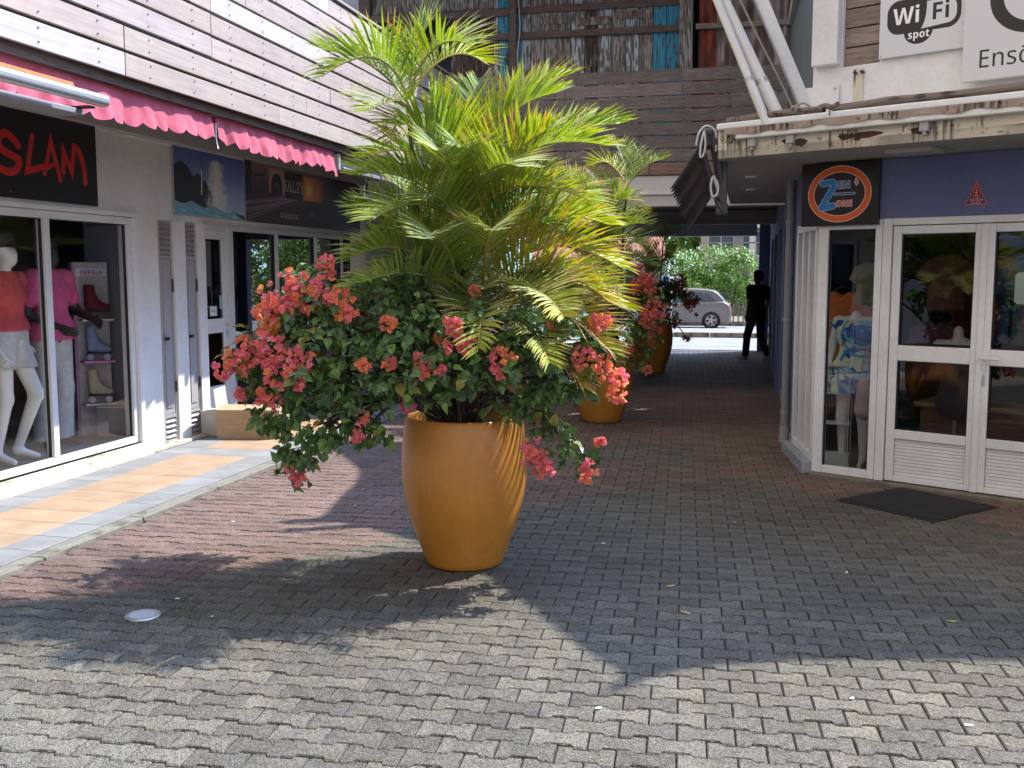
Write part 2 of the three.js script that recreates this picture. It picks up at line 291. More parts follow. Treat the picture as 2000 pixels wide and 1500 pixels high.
// ---------------------------------------------------------------- left-hand shops (front plane x = -5.15) with the boarded upper floor
const XW = -5.15;
const shopL = thing('shop_building', 'long low shop building with pale horizontal boarding over grey shop fronts', 'building', [0, 0, 0]);
{
  const B = shopL;
  // walls
  part(B, 'wall', [
    bb(-5.3, XW, 0.0, 2.95, -3.6, -1.0), bb(-5.3, XW, 2.07, 2.95, -9.08, -3.6), bb(-5.3, XW, 0.02, 2.07, -8.29, -7.92), bb(-5.3, XW + 0.02, 0.02, 2.07, -8.715, -8.515), bb(-5.3, XW + 0.02, 0.02, 2.07, -9.08, -8.935),
    bb(-5.3, XW, 2.12, 2.95, -13.4, -9.08), bb(-5.3, XW, 0.02, 2.12, -13.4, -13.22),
    bb(-5.24, XW - 0.03, 0.02, 2.07, -8.515, -8.29), bb(-5.24, XW - 0.03, 0.02, 2.07, -8.935, -8.715)], M.greyWall);
  part(B, 'plinth', [muv(new RoundedBoxGeometry(0.13, 0.12, 6.9, 2, 0.02).translate(-5.085, 0.06, -4.47)), bb(-5.149, -5.06, 0.0, 0.05, -9.07, -7.925)], M.plinth);
  // underside of the upper floor, slab, inner wall of the balcony, roof
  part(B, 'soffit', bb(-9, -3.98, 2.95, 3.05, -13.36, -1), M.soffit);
  part(B, 'edge_beam', bb(-4.1, -3.93, 2.78, 2.95, -13.3, -1), M.beam);
  part(B, 'trim_board', bb(XW + 0.002, XW + 0.06, 2.77, 2.87, -13.3, -1), M.soffit);
  part(B, 'trim_edge', bb(XW + 0.002, XW + 0.022, 2.745, 2.768, -13.3, -1), M.white);
  part(B, 'inner_wall', bb(-4.2, -4.05, 3.05, 4.12, -13.3, -1), M.white);
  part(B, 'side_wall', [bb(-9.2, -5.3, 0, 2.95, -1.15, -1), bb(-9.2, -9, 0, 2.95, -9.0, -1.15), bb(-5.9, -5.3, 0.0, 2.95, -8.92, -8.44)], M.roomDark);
  // horizontal boarding, row by row, board by board
  const tones = [lin(0.41, 0.33, 0.285), lin(0.44, 0.365, 0.325), lin(0.385, 0.31, 0.265), lin(0.49, 0.44, 0.41), lin(0.41, 0.34, 0.285)];
  const bm = tones.map((c) => std({ color: c, map: T.woodPale, roughness: 0.85, bumpMap: T.woodB, bumpScale: 0.0003 }));
  const r = rng(9), P = 0.165, screws = [];
  for (let row = 0; row < 8; row++) {
    let z = -1.0 - (row % 3) * 0.55;
    if (z < -1) part(B, 'board', rb(-3.905, -3.88, 2.84 + row * P, 2.84 + row * P + 0.144, z + 0.003, -1, 0.004, row * 0.7, row * 0.13), bm[(row * 2) % 5]);
    while (z > -13.35) {
      const L = Math.min([1.65, 2.2, 2.75][Math.floor(r() * 3)], z + 13.36); if (L < 0.1) break;
      const m = part(B, 'board', rb(-3.905, -3.88, 2.84 + row * P, 2.84 + row * P + 0.144, z - L + 0.003, z - 0.003, 0.004, r() * 5, r() * 5), bm[Math.floor(r() * 5)]);
      m.position.x = (r() - 0.5) * 0.004; m.rotation.x = (r() - 0.5) * 0.0006;
      z -= L;
    }
    for (let zz = -1.28; zz > -13.3; zz -= 0.55) for (const dy of [0.035, 0.112]) screws.push(new THREE.CylinderGeometry(0.005, 0.005, 0.004, 7).rotateZ(Math.PI / 2).translate(-3.876, 2.84 + row * P + dy, zz + (r() - 0.5) * 0.012));
  }
  const sc = part(B, 'screws', screws, M.screw); sc.userData.kind = 'stuff';
  for (let zz = -1.28; zz > -13.3; zz -= 1.1) part(B, 'batten', bb(-3.96, -3.912, 2.86, 4.13, zz - 0.03, zz + 0.03), M.beam);
  part(B, 'cap_rail', rb(-4.05, -3.86, 4.162, 4.19, -13.36, -1, 0.004), bm[2]);
}
// window helpers for fronts that look along +x
function frontWindow(B, x, z0, z1, y0, y1, mull, mat, glass, t = 0.05, d = 0.07) {
  const w = new THREE.Group(); w.name = 'window'; B.add(w);
  part(w, 'frame', [rb(x - d, x, y0, y0 + t, z1, z0), rb(x - d, x, y1 - t, y1, z1, z0), rb(x - d, x + 0.002, y0 + t, y1 - t, z0 - t, z0), rb(x - d, x + 0.002, y0 + t, y1 - t, z1, z1 + t), ...mull.map((m) => rb(x - d, x + 0.004, y0 + t, y1 - t, m - t * 0.55, m + t * 0.55))], mat);
  const zs = [z0 - t, ...mull, z1 + t];
  for (let i = 0; i + 1 < zs.length; i++) { const a = zs[i] - (i ? t * 0.55 : 0), b = zs[i + 1] + (i + 2 < zs.length ? t * 0.55 : 0);
    part(w, 'pane', new THREE.PlaneGeometry(a - b, y1 - y0 - 2 * t).rotateY(Math.PI / 2).translate(x - d * 0.6, (y0 + y1) / 2, (a + b) / 2), glass);
    part(w, 'gasket', [bb(x - d * 0.62, x - d * 0.3, y0 + t, y0 + t + 0.008, b + 0.001, a - 0.001), bb(x - d * 0.62, x - d * 0.3, y1 - t - 0.008, y1 - t, b + 0.001, a - 0.001), bb(x - d * 0.62, x - d * 0.3, y0 + t + 0.009, y1 - t - 0.009, b, b + 0.008), bb(x - d * 0.62, x - d * 0.3, y0 + t + 0.009, y1 - t - 0.009, a - 0.008, a)], M.rubber); }
  return w;
}
frontWindow(shopL, XW - 0.01, -3.62, -7.9, 0.125, 2.065, [-4.66, -5.73, -6.81], M.frame, M.glass, 0.06);
{
  const B = shopL;
  part(B, 'reveal', [bb(-5.29, XW + 0.025, 0.125, 2.062, -7.96, -7.903), bb(-5.2, XW + 0.025, 2.068, 2.1, -7.96, -3.6)], M.whiteFrame);
  // narrow louvred cupboards between the two shop fronts
  for (const zc of [-8.4025, -8.825]) {
    const c = new THREE.Group(); c.name = 'cupboard'; B.add(c);
    const x = XW - 0.012;
    part(c, 'cupboard_frame', [bb(x - 0.02, x + 0.012, 0.05, 2.07, zc - 0.108, zc - 0.088), bb(x - 0.02, x + 0.012, 0.05, 2.07, zc + 0.088, zc + 0.108), bb(x - 0.02, x + 0.011, 2.05, 2.07, zc - 0.088, zc + 0.088), bb(x - 0.02, x + 0.011, 1.72, 1.75, zc - 0.088, zc + 0.088), bb(x - 0.02, x + 0.011, 0.27, 0.3, zc - 0.088, zc + 0.088), bb(x - 0.02, x + 0.011, 0.05, 0.07, zc - 0.088, zc + 0.088)], M.louvre);
    part(c, 'cupboard_door', [rb(x - 0.012, x + 0.006, 0.302, 1.718, zc - 0.086, zc + 0.086), rb(x + 0.0065, x + 0.014, 0.36, 1.66, zc - 0.055, zc + 0.055, 0.003)], M.louvre);
    for (const [a, n] of [[1.765, 6], [0.085, 4]]) for (let i = 0; i < n; i++) part(c, 'slat', muv(new THREE.BoxGeometry(0.004, 0.05, 0.162).rotateZ(0.7).translate(x, a + 0.02 + i * 0.047, zc)), M.louvre);
    part(c, 'hinge', [bb(x + 0.013, x + 0.024, 1.42, 1.54, zc - 0.1, zc - 0.088), bb(x + 0.013, x + 0.024, 0.5, 0.6, zc - 0.1, zc - 0.088)], M.black);
    part(c, 'latch', [rod(V3(x + 0.014, 1.0, zc + 0.06), V3(x + 0.04, 1.0, zc + 0.06), 0.012), rb(x + 0.03, x + 0.045, 0.985, 1.015, zc + 0.02, zc + 0.075, 0.005)], M.black);
  }
  // second shop: recessed door and glazing at x = -5.4
  const x = -5.4;
  part(B, 'reveal', [bb(x - 0.05, XW - 0.152, 2.1, 2.16, -13.22, -9.08), bb(x - 0.05, -5.301, 0.02, 2.1, -9.14, -9.08)], M.greyWall);
  const door = new THREE.Group(); door.name = 'door'; B.add(door);
  const dz0 = -9.16, dz1 = -9.98;
  part(door, 'door_frame', [rb(x - 0.06, x + 0.02, 0.03, 2.1, dz1 - 0.09, dz1), rb(x - 0.06, x + 0.02, 0.03, 2.1, dz0, dz0 + 0.03), rb(x - 0.06, x + 0.015, 2.03, 2.1, dz1, dz0)], M.frame);
  part(door, 'leaf', [rb(x - 0.03, x + 0.005, 0.04, 0.42, dz1 + 0.002, dz0 - 0.002), rb(x - 0.03, x + 0.005, 0.97, 1.12, dz1 + 0.002, dz0 - 0.002), rb(x - 0.03, x + 0.005, 1.94, 2.028, dz1 + 0.002, dz0 - 0.002), ...[[0.42, 0.97], [1.12, 1.94]].flatMap(([a, b]) => [rb(x - 0.029, x + 0.004, a, b, dz1 + 0.002, dz1 + 0.1), rb(x - 0.029, x + 0.004, a, b, dz0 - 0.1, dz0 - 0.002)])], M.whiteFrame);
  for (const [a, b] of [[0.42, 0.97], [1.12, 1.94]]) part(door, 'pane', new THREE.PlaneGeometry(0.62, b - a).rotateY(Math.PI / 2).translate(x - 0.01, (a + b) / 2, (dz0 + dz1) / 2), M.glassTint);
  part(door, 'lock', [rod(V3(x + 0.004, 1.05, dz1 + 0.04), V3(x + 0.02, 1.05, dz1 + 0.04), 0.014), rb(x + 0.005, x + 0.012, 0.93, 1.0, dz1 + 0.03, dz1 + 0.05, 0.003)], M.alu);
  frontWindow(B, x, -10.08, -13.22, 0.04, 2.1, [-11.2, -12.32], M.frame, M.mirrorGlass, 0.06);
  part(B, 'shop_floor', bb(-9, -5.18, 0.0, 0.03, -13.2, -9.1), M.roomFloor);
  // rear of the second shop: wall with a wide opening to the garden behind
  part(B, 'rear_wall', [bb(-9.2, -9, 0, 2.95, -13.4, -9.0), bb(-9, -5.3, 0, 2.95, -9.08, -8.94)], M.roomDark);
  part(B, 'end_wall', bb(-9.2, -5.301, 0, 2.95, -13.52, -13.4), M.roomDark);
}
// signs on the left building
function signBoard(name, label, w, h, map, pos, turn, depth = 0.02, mat = M.black, rough = 0.45) {
  const s = thing(name, label, 'sign', pos, turn);
  part(s, 'board', rb(-w / 2, w / 2, -h / 2, h / 2, -depth, 0, 0.002), mat);
  part(s, 'print', new THREE.PlaneGeometry(w - 0.004, h - 0.004).translate(0, 0, 0.0015), std({ map, roughness: rough }));
  return s;
}
const brush = (g, pts, w) => { g.lineWidth = w; g.lineCap = 'round'; g.lineJoin = 'round'; g.beginPath(); g.moveTo(...pts[0]); for (let i = 1; i < pts.length - 1; i++) { const m = [(pts[i][0] + pts[i + 1][0]) / 2, (pts[i][1] + pts[i + 1][1]) / 2]; g.quadraticCurveTo(...pts[i], ...m); } g.lineTo(...pts[pts.length - 1]); g.stroke(); };
const strokes = (g, pts, w) => { g.lineWidth = w; g.lineCap = 'round'; g.lineJoin = 'miter'; g.beginPath(); pts.forEach((p, i) => (i ? g.lineTo(...p) : g.moveTo(...p))); g.stroke(); };
{
  const t = canvasTex(1448, 504, (g, w, h) => {
    g.fillStyle = '#17161c'; g.fillRect(0, 0, w, h); g.strokeStyle = '#c0221f';
    brush(g, [[720, 205], [655, 144], [592, 151], [550, 200], [592, 252], [687, 269], [735, 290], [708, 338], [645, 368], [560, 349]], 46);
    strokes(g, [[843, 136], [787, 344], [925, 306]], 38);
    strokes(g, [[940, 342], [1009, 142], [1046, 262], [1083, 371]], 34); strokes(g, [[962, 312], [1057, 265]], 26);
    strokes(g, [[1112, 316], [1124, 190], [1196, 312], [1226, 150]], 36); brush(g, [[1226, 150], [1278, 160], [1319, 277], [1324, 366]], 42);
    g.fillStyle = '#777'; for (const p of [[1435, 480], [1436, 30], [640, 470]]) { g.beginPath(); g.arc(...p, 5, 0, 7); g.fill(); }
  });
  signBoard('shop_sign', 'black shop sign with red brush lettering above the display window', 1.81, 0.63, t, [XW + 0.024, 2.445, -6.505], Math.PI / 2);
}
{
  const t = canvasTex(1024, 480, (g, w, h) => {
    let k = g.createLinearGradient(0, 0, 0, h); k.addColorStop(0, '#4c60a0'); k.addColorStop(0.6, '#8d9cc0'); k.addColorStop(1, '#a8b6c8'); g.fillStyle = k; g.fillRect(0, 0, w, h);
    g.fillStyle = '#2a2c34'; g.beginPath(); g.moveTo(0, 130); g.lineTo(90, 95); g.lineTo(170, 120); g.lineTo(250, 190); g.lineTo(330, 165); g.lineTo(430, 220); g.lineTo(520, 300); g.lineTo(540, 420); g.lineTo(420, 440); g.lineTo(0, 400); g.fill();
    const r = rng(3); g.fillStyle = 'rgba(222,218,205,0.16)'; for (let i = 0; i < 900; i++) { const y = r() * 400, x = 590 + (r() + r() - 1) * (90 + y * 0.32); g.beginPath(); g.arc(x, 60 + y, 6 + r() * 22, 0, 7); g.fill(); }
    g.fillStyle = '#6ea0b0'; g.beginPath(); g.moveTo(0, 372); for (let x = 0; x <= w; x += 32) g.lineTo(x, 372 + 60 * (x / w) + 14 * Math.sin(x * 0.02) + 8 * r()); g.lineTo(w, h); g.lineTo(0, h); g.fill();
    g.strokeStyle = 'rgba(235,240,240,0.5)'; for (let i = 0; i < 60; i++) { g.lineWidth = 1 + r() * 3; g.beginPath(); const x = r() * w, y = 400 + r() * 70; g.moveTo(x, y); g.lineTo(x + 40 + r() * 60, y + 10 + r() * 16); g.stroke(); }
    g.fillStyle = '#d8dade'; g.beginPath(); g.moveTo(372, 120); g.lineTo(388, 120); g.lineTo(372, 320); g.lineTo(356, 320); g.fill(); g.fillStyle = '#20222a'; g.fillRect(376, 70, 14, 60); g.fillRect(384, 110, 10, 70);
    g.fillStyle = '#23252d'; g.beginPath(); g.moveTo(760, 380); g.lineTo(860, 430); g.lineTo(1000, 440); g.lineTo(1024, 480); g.lineTo(900, 450); g.fill();
  });
  signBoard('shop_sign', 'surf photo panel with breaking wave above the louvred cupboards', 1.35, 0.62, t, [XW + 0.024, 2.44, -9.225], Math.PI / 2, 0.02, M.louvre);
  const t2 = canvasTex(2048, 400, (g, w, h) => {
    let k = g.createLinearGradient(0, 0, 0, h); k.addColorStop(0, '#8a6660'); k.addColorStop(0.5, '#3a2c34'); k.addColorStop(1, '#2a2024'); g.fillStyle = k; g.fillRect(0, 0, w, h);
    k = g.createLinearGradient(1200, 0, w, 0); k.addColorStop(0, 'rgba(38,46,66,0)'); k.addColorStop(0.4, '#262e42'); k.addColorStop(1, '#232b3e'); g.fillStyle = k; g.fillRect(1150, 0, w - 1150, h);
    g.fillStyle = '#1b1720'; g.fillRect(0, 0, 90, 220);
    const r = rng(8); g.strokeStyle = 'rgba(150,130,140,0.35)'; for (let i = 0; i < 40; i++) { g.lineWidth = 2 + r() * 5; g.beginPath(); g.moveTo(0, 260 + r() * 140); g.lineTo(700 + r() * 400, 170 + r() * 30); g.stroke(); }
    g.strokeStyle = '#2a1c22'; g.lineWidth = 10; g.beginPath(); g.moveTo(90, 70); g.lineTo(150, 90); g.lineTo(290, 70); g.moveTo(240, 80); g.lineTo(240, 180); g.moveTo(280, 50); g.lineTo(280, 190); g.stroke();
    g.fillStyle = '#c08a70'; g.fillRect(350, 20, 240, 170); g.fillStyle = '#1d1a22'; g.beginPath(); g.moveTo(375, 190); g.quadraticCurveTo(375, 50, 465, 50); g.quadraticCurveTo(560, 50, 560, 190); g.fill(); g.strokeStyle = '#75808e'; g.lineWidth = 8; g.beginPath(); g.arc(465, 160, 38, 3.1, 6.3); g.stroke();
    g.fillStyle = '#1c171c'; g.fillRect(592, 20, 310, 190); g.fillStyle = '#cbbcae'; g.font = '110px serif'; g.textAlign = 'center'; g.fillText('SALTY', 745, 160);
    k = g.createRadialGradient(1010, 120, 10, 1010, 120, 280); k.addColorStop(0, '#ffd070'); k.addColorStop(0.25, '#e08a48'); k.addColorStop(1, '#a04a3a'); g.fillStyle = k; g.beginPath(); g.moveTo(905, 25); g.lineTo(1270, 35); g.lineTo(1275, 205); g.lineTo(900, 205); g.fill();
    g.fillStyle = '#b9a98a'; for (let i = 0; i < 14; i++) g.fillRect(520 + i * 21, 318, 12 - (i % 3) * 3, 34); g.fillStyle = '#3a2c30'; for (let i = 0; i < 14; i++) g.fillRect(523 + i * 21, 330, 5, 8);
    g.strokeStyle = 'rgba(120,130,150,0.25)'; g.lineWidth = 5; g.beginPath(); g.moveTo(1650, 120); g.lineTo(1700, 330); g.moveTo(1760, 80); g.lineTo(1720, 350); g.stroke();
    g.fillStyle = 'rgba(190,120,110,0.4)'; g.beginPath(); g.moveTo(1000, 330); g.lineTo(1060, 250); g.lineTo(1110, 330); g.fill();
  });
  signBoard('shop_sign', 'long dark sunset photo panel above the second shop glazing', 3.25, 0.64, t2, [XW + 0.024, 2.45, -11.54], Math.PI / 2, 0.02, M.louvre);
}
// scalloped awning valances hanging under the boarded floor
function valance(label, z0, z1, yTop, drop, seed, hang = 0) {
  const o = thing('awning', label, 'awning', [-4.0, 0, 0], 0, 'pink awnings under the boarded upper floor');
  const n = Math.round((z0 - z1) / 0.012), m = 14, pos = [], idx = [], uv = [], r = rng(seed), ph = r() * 9;
  for (let i = 0; i <= n; i++) { const t = i / n, z = lerp(z0, z1, t), s = (z0 - z) / 0.2 + 0.35 * Math.sin(z * 2.1 + seed) + 0.12 * Math.sin(z * 5.3), sc = Math.abs(Math.sin(s * Math.PI)) ** 0.7;
    const fold = 0.012 * Math.sin(z * 14 + ph) + 0.008 * Math.sin(z * 37 + 1 + ph) + 0.012 * Math.sin(z * 5.3) + 0.01 * (fbm(z * 0.5, 0.3, 16, 3) - 0.5), low = drop - 0.04 * (1 - sc) + 0.02 * Math.sin(z * 2.3 + ph) + hang * sstep(0.82, 1, t);
    for (let k = 0; k <= m; k++) { const v = k / m; pos.push(0.03 + v * 0.03 + fold * (0.15 + v * 1.3), yTop + 0.02 + 0.006 * Math.sin(z * 21) * (1 - v) - v * (low + 0.02), z + 0.01 * Math.sin(v * 6 + z * 12)); uv.push(z, v * drop); } }
  for (let i = 0; i < n; i++) for (let k = 0; k < m; k++) { const a = i * (m + 1) + k, b = a + m + 1; idx.push(a, b, a + 1, b, b + 1, a + 1); }
  const g = new THREE.BufferGeometry(); g.setAttribute('position', new THREE.Float32BufferAttribute(pos, 3)); g.setAttribute('uv', new THREE.Float32BufferAttribute(uv, 2)); g.setIndex(idx); g.computeVertexNormals();
  part(o, 'valance', g, M.pinkCloth);
  part(o, 'roller', rod(V3(-0.03, yTop + 0.0, z0 - 0.02), V3(-0.03, yTop + 0.0, z1 + 0.02), 0.03, 0.03, 14), M.pinkCloth);
  part(o, 'cassette', [rb(-0.11, -0.06, yTop - 0.03, yTop + 0.02, z1 + 0.02, z0 - 0.02, 0.008)], M.soffit);
  return o;
}
valance('pink scalloped awning valance above the red-lettered black sign', -2.6, -7.15, 2.76, 0.2, 4);
valance('pink scalloped awning valance above the surf photo panel', -7.24, -9.5, 2.76, 0.19, 9, 0.06);
{
  const o = thing('awning_bar', 'white aluminium awning front bar with orange hem at the left edge', 'awning', [-3.72, 2.6, -4.0]);
  part(o, 'front_bar', muv(new RoundedBoxGeometry(0.075, 0.07, 3.0, 3, 0.03).translate(0, 0, 0)), M.alu);
  part(o, 'hem', rb(-0.03, 0.0, 0.036, 0.06, -1.2, 1.5, 0.004), M.orangeCloth);
  part(o, 'bracket', [rb(-0.3, -0.02, -0.05, -0.037, -1.42, -1.36, 0.004), rb(-0.3, -0.27, -0.04, 0.25, -1.42, -1.36, 0.004)], M.black);
  part(o, 'cover', rb(-0.3, -0.1, -0.085, -0.052, -1.42, 1.5, 0.006), M.pipe);
  const h = thing('awning', 'white folded awning arm at the end of the pink valance', 'awning', [-4.0, 2.7, -9.6]);
  part(h, 'arm', [rb(-0.08, 0.0, -0.05, 0.03, -2.0, -0.06, 0.01), rb(-0.03, 0.03, -0.09, -0.052, -1.6, -0.2, 0.01)], M.alu);
  part(h, 'end_cap', rb(-0.06, 0.05, -0.1, 0.06, -0.055, 0.0, 0.012), M.louvre);
  const k = thing('awning_crank', 'small metal crank hook hanging between the two pink valances', 'hook', [-3.95, 2.57, -7.2]);
  part(k, 'hook', tube([V3(0, 0.15, 0), V3(0, 0.05, 0), V3(0.005, 0, 0), V3(0.02, -0.04, 0.01), V3(0.03, -0.04, 0.05)], 0.006, 20, 6), M.alu);
}
// ---------------------------------------------------------------- right-hand shop: local x along the front, local z out towards the square
const ANG = Math.atan(0.55);
const shopR = thing('shop_building', 'white corner shop with lavender band, glazed double door and mouldy eave', 'building', [0.55, 0, -8.36], -ANG);
const toLocal = (x, z) => { const dx = x - 0.55, dz = z + 8.36; return [dx * Math.cos(ANG) + dz * Math.sin(ANG), -dx * Math.sin(ANG) + dz * Math.cos(ANG)]; };
const toWorld = (s, o) => [0.55 + s * Math.cos(ANG) - o * Math.sin(ANG), -8.36 + s * Math.sin(ANG) + o * Math.cos(ANG)];
{
  const B = shopR;
  part(B, 'band', bb(-0.02, 6, 2.0, 2.435, -0.16, 0.0), M.lav);
  part(B, 'wall', [bb(1.9, 6, 0, 2.0, -0.16, 0)], M.lav);
  part(B, 'threshold', rb(-0.03, 1.9, -0.01, 0.022, -0.14, 0.05, 0.008), M.concrete);
  // narrow display window
  const w = new THREE.Group(); w.name = 'display_window'; B.add(w);
  part(w, 'frame', [rb(-0.03, 0.05, 0.024, 1.998, -0.08, 0.0), rb(0.42, 0.475, 0.024, 1.998, -0.08, 0.0), rb(0.05, 0.42, 0.024, 0.085, -0.08, -0.002), rb(0.05, 0.42, 1.925, 1.998, -0.08, -0.002)], M.whiteFrame);
  part(w, 'pane', new THREE.PlaneGeometry(0.37, 1.84).translate(0.235, 1.005, -0.045), M.glassShop);
  part(w, 'gasket', [bb(0.051, 0.058, 0.086, 1.924, -0.05, -0.02), bb(0.412, 0.419, 0.086, 1.924, -0.05, -0.02)], M.rubber);
  part(B, 'door_frame', [rb(0.478, 0.545, 0.024, 1.998, -0.09, 0.004), rb(1.86, 1.898, 0.024, 1.998, -0.09, 0.004), rb(0.546, 1.86, 1.945, 1.998, -0.09, 0.002)], M.whiteFrame);
  for (const k of [0, 1]) {
    const a = k ? 1.205 : 0.55, b = k ? 1.855 : 1.2, d = new THREE.Group(); d.name = 'door'; B.add(d);
    part(d, 'leaf', [rb(a + 0.002, a + 0.065, 0.03, 1.94, -0.07, -0.012), rb(b - 0.065, b - 0.002, 0.03, 1.94, -0.07, -0.012), rb(a + 0.065, b - 0.065, 0.03, 0.075, -0.07, -0.014), rb(a + 0.065, b - 0.065, 0.355, 0.425, -0.07, -0.014), rb(a + 0.065, b - 0.065, 0.945, 1.06, -0.07, -0.014), rb(a + 0.065, b - 0.065, 1.88, 1.94, -0.07, -0.014)], M.whiteFrame);
    for (let i = 0; i < 11; i++) part(d, 'slat', rb(a + 0.067, b - 0.067, 0.077 + i * 0.0252, 0.1005 + i * 0.0252, -0.055, -0.034, 0.004), M.whiteFrame);
    for (const [y0, y1] of [[0.425, 0.945], [1.06, 1.88]]) {
      part(d, 'pane', new THREE.PlaneGeometry(b - a - 0.13, y1 - y0).translate((a + b) / 2, (y0 + y1) / 2, -0.045), M.glassShop);
      part(d, 'gasket', [bb(a + 0.0655, a + 0.073, y0 + 0.001, y1 - 0.001, -0.05, -0.025), bb(b - 0.073, b - 0.0655, y0 + 0.001, y1 - 0.001, -0.05, -0.025), bb(a + 0.074, b - 0.074, y0 + 0.001, y0 + 0.008, -0.05, -0.025), bb(a + 0.074, b - 0.074, y1 - 0.008, y1 - 0.001, -0.05, -0.025)], M.rubber);
    }
    if (k) {
      part(d, 'handle', [rb(a + 0.012, a + 0.045, 0.9, 1.03, -0.012, -0.004, 0.003), rod(V3(a + 0.03, 1.0, -0.005), V3(a + 0.03, 1.0, 0.045), 0.011), rb(a + 0.02, a + 0.15, 0.988, 1.012, 0.036, 0.056, 0.008)], M.whiteFrame);
      part(d, 'key_hole', [rb(a + 0.016, a + 0.042, 0.8, 0.88, -0.012, -0.005, 0.003)], M.alu);
    }
  }
  part(B, 'astragal', rb(1.18, 1.225, 0.03, 1.94, -0.011, 0.002, 0.004), M.whiteFrame);
  // side glazing that turns the corner into the passage
  const [sx, sz] = toLocal(0.435, -9.32);
  const side = new THREE.Group(); side.name = 'side_window'; side.position.set(-0.03, 0, -0.04); side.rotation.y = Math.atan2(-(sz), sx) + Math.PI; B.add(side);
  const L = Math.hypot(sx, sz) - 0.05;
  part(side, 'frame', [rb(-L, 0, 0.1, 0.16, -0.03, 0.03), rb(-L, 0, 1.93, 1.998, -0.03, 0.03), ...[0, 0.33, 0.66, 1].map((t) => rb(-t * (L - 0.06) - 0.06, -t * (L - 0.06), 0.16, 1.93, -0.03, 0.032))], M.whiteFrame);
  for (let i = 0; i < 3; i++) part(side, 'pane', new THREE.PlaneGeometry((L - 0.06) / 3 - 0.06, 1.77).translate(-(i + 0.5) * (L - 0.06) / 3 - 0.03, 1.045, 0), M.glass);
  part(side, 'band', bb(-L, 0.03, 2.0, 2.434, -0.1, 0.03), M.lav);
  part(side, 'sill', rb(-L - 0.1, 0.03, 0.0, 0.1, -0.06, 0.1, 0.008), M.lavGrey);
  // upper storey, set back
  const up = [];
  up.push(bb(-0.26, 6, 2.5, 3.2, -0.5, -0.3), bb(-0.26, -0.02, 3.2, 4.6, -0.5, -0.3), bb(0.28, 6, 3.2, 4.6, -0.5, -0.3), bb(-0.02, 0.28, 4.4, 4.6, -0.5, -0.3));
  part(B, 'upper_wall', up, M.white);
  part(B, 'column', [rb(-0.245, -0.03, 3.22, 4.55, -0.3, -0.22, 0.01)], M.white);
  part(B, 'gusset_plate', rb(-0.33, -0.03, 2.7, 3.07, -0.292, -0.275, 0.004), M.white);
  part(B, 'stain_plate', [rb(0.08, 0.16, 2.82, 3.17, -0.299, -0.288, 0.003)], M.fascia);
  part(B, 'bolt', [[0.1, 3.14], [0.155, 3.14], [0.125, 2.88]].map(([x, y]) => rod(V3(x, y, -0.3), V3(x, y, -0.255), 0.012, 0.012, 8)), M.black);
  part(B, 'bolt', [[-0.06, 3.04], [-0.25, 2.9]].map(([x, y]) => rod(V3(x, y, -0.276), V3(x, y, -0.262), 0.009, 0.009, 8)), M.alu);
  const wb = [lin(0.3, 0.24, 0.21), lin(0.33, 0.27, 0.25)].map((c) => std({ color: c, map: T.wood, roughness: 0.85, bumpMap: T.woodB, bumpScale: 0.002 }));
  for (let i = 0; i < 8; i++) part(B, 'board', rb(-0.018, 0.278, 3.205 + i * 0.148, 3.343 + i * 0.148, -0.36, -0.33, 0.004, i * 0.7, i), wb[i % 2]);
  part(B, 'added_gap_blocker', bb(-0.02, 0.28, 3.2, 4.4, -0.42, -0.38), M.dark);  // dark sheet added behind the boards to keep sky light out of the gaps
  part(B, 'upper_side', prismLocal([[-0.26, -0.5], [-0.06, -0.5], ...[toLocal(1.0, -13.3), toLocal(0.44, -13.3)]], 2.5, 4.6), M.slateWall);
  part(B, 'roof', prismLocal([[-0.3, -0.25], [6, -0.25], [6, -6], toLocal(3, -13.3), toLocal(0.4, -13.3)], 4.6, 4.7), M.soffit);
  part(B, 'far_wall', [bb(5.9, 6, 0, 4.6, -6, -0.5)], M.lav);
  // eave: soffit, fascia, gutter edge, rolled awning on top
  const E0 = [-0.47, 0.79];
  const sof = prismLocal([E0, [6, 0.79], [6, -0.3], [-0.3, -0.3], toLocal(0.44, -13.1), toLocal(-0.24, -13.1)], 2.44, 2.5);
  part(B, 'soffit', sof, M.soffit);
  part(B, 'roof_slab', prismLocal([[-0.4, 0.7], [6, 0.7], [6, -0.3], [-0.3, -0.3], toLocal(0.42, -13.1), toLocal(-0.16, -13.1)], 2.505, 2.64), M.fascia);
  part(B, 'fascia', muv(new THREE.BoxGeometry(6.44, 0.225, 0.07, 40, 2, 1).translate(2.75, 2.553, 0.755), 0.3, 0.1), M.fascia);
  const eL = toLocal(-0.235, -13.1), ed = V3(eL[0] - E0[0], 0, eL[1] - E0[1]);
  const fl = bb(-ed.length(), 0, 2.441, 2.66, -0.06, 0); fl.rotateY(-Math.atan2(-ed.z, -ed.x)); fl.translate(E0[0] + 0.07, 0, E0[1] - 0.05);
  part(B, 'side_fascia', fl, M.fascia);
  part(B, 'gutter_edge', [rb(-0.47, 6, 2.64, 2.69, 0.77, 0.83, 0.014)], M.white);
  part(B, 'awning_profile', [rb(-0.3, 6, 2.56, 2.625, 0.792, 0.85, 0.012)], M.steelWhite);
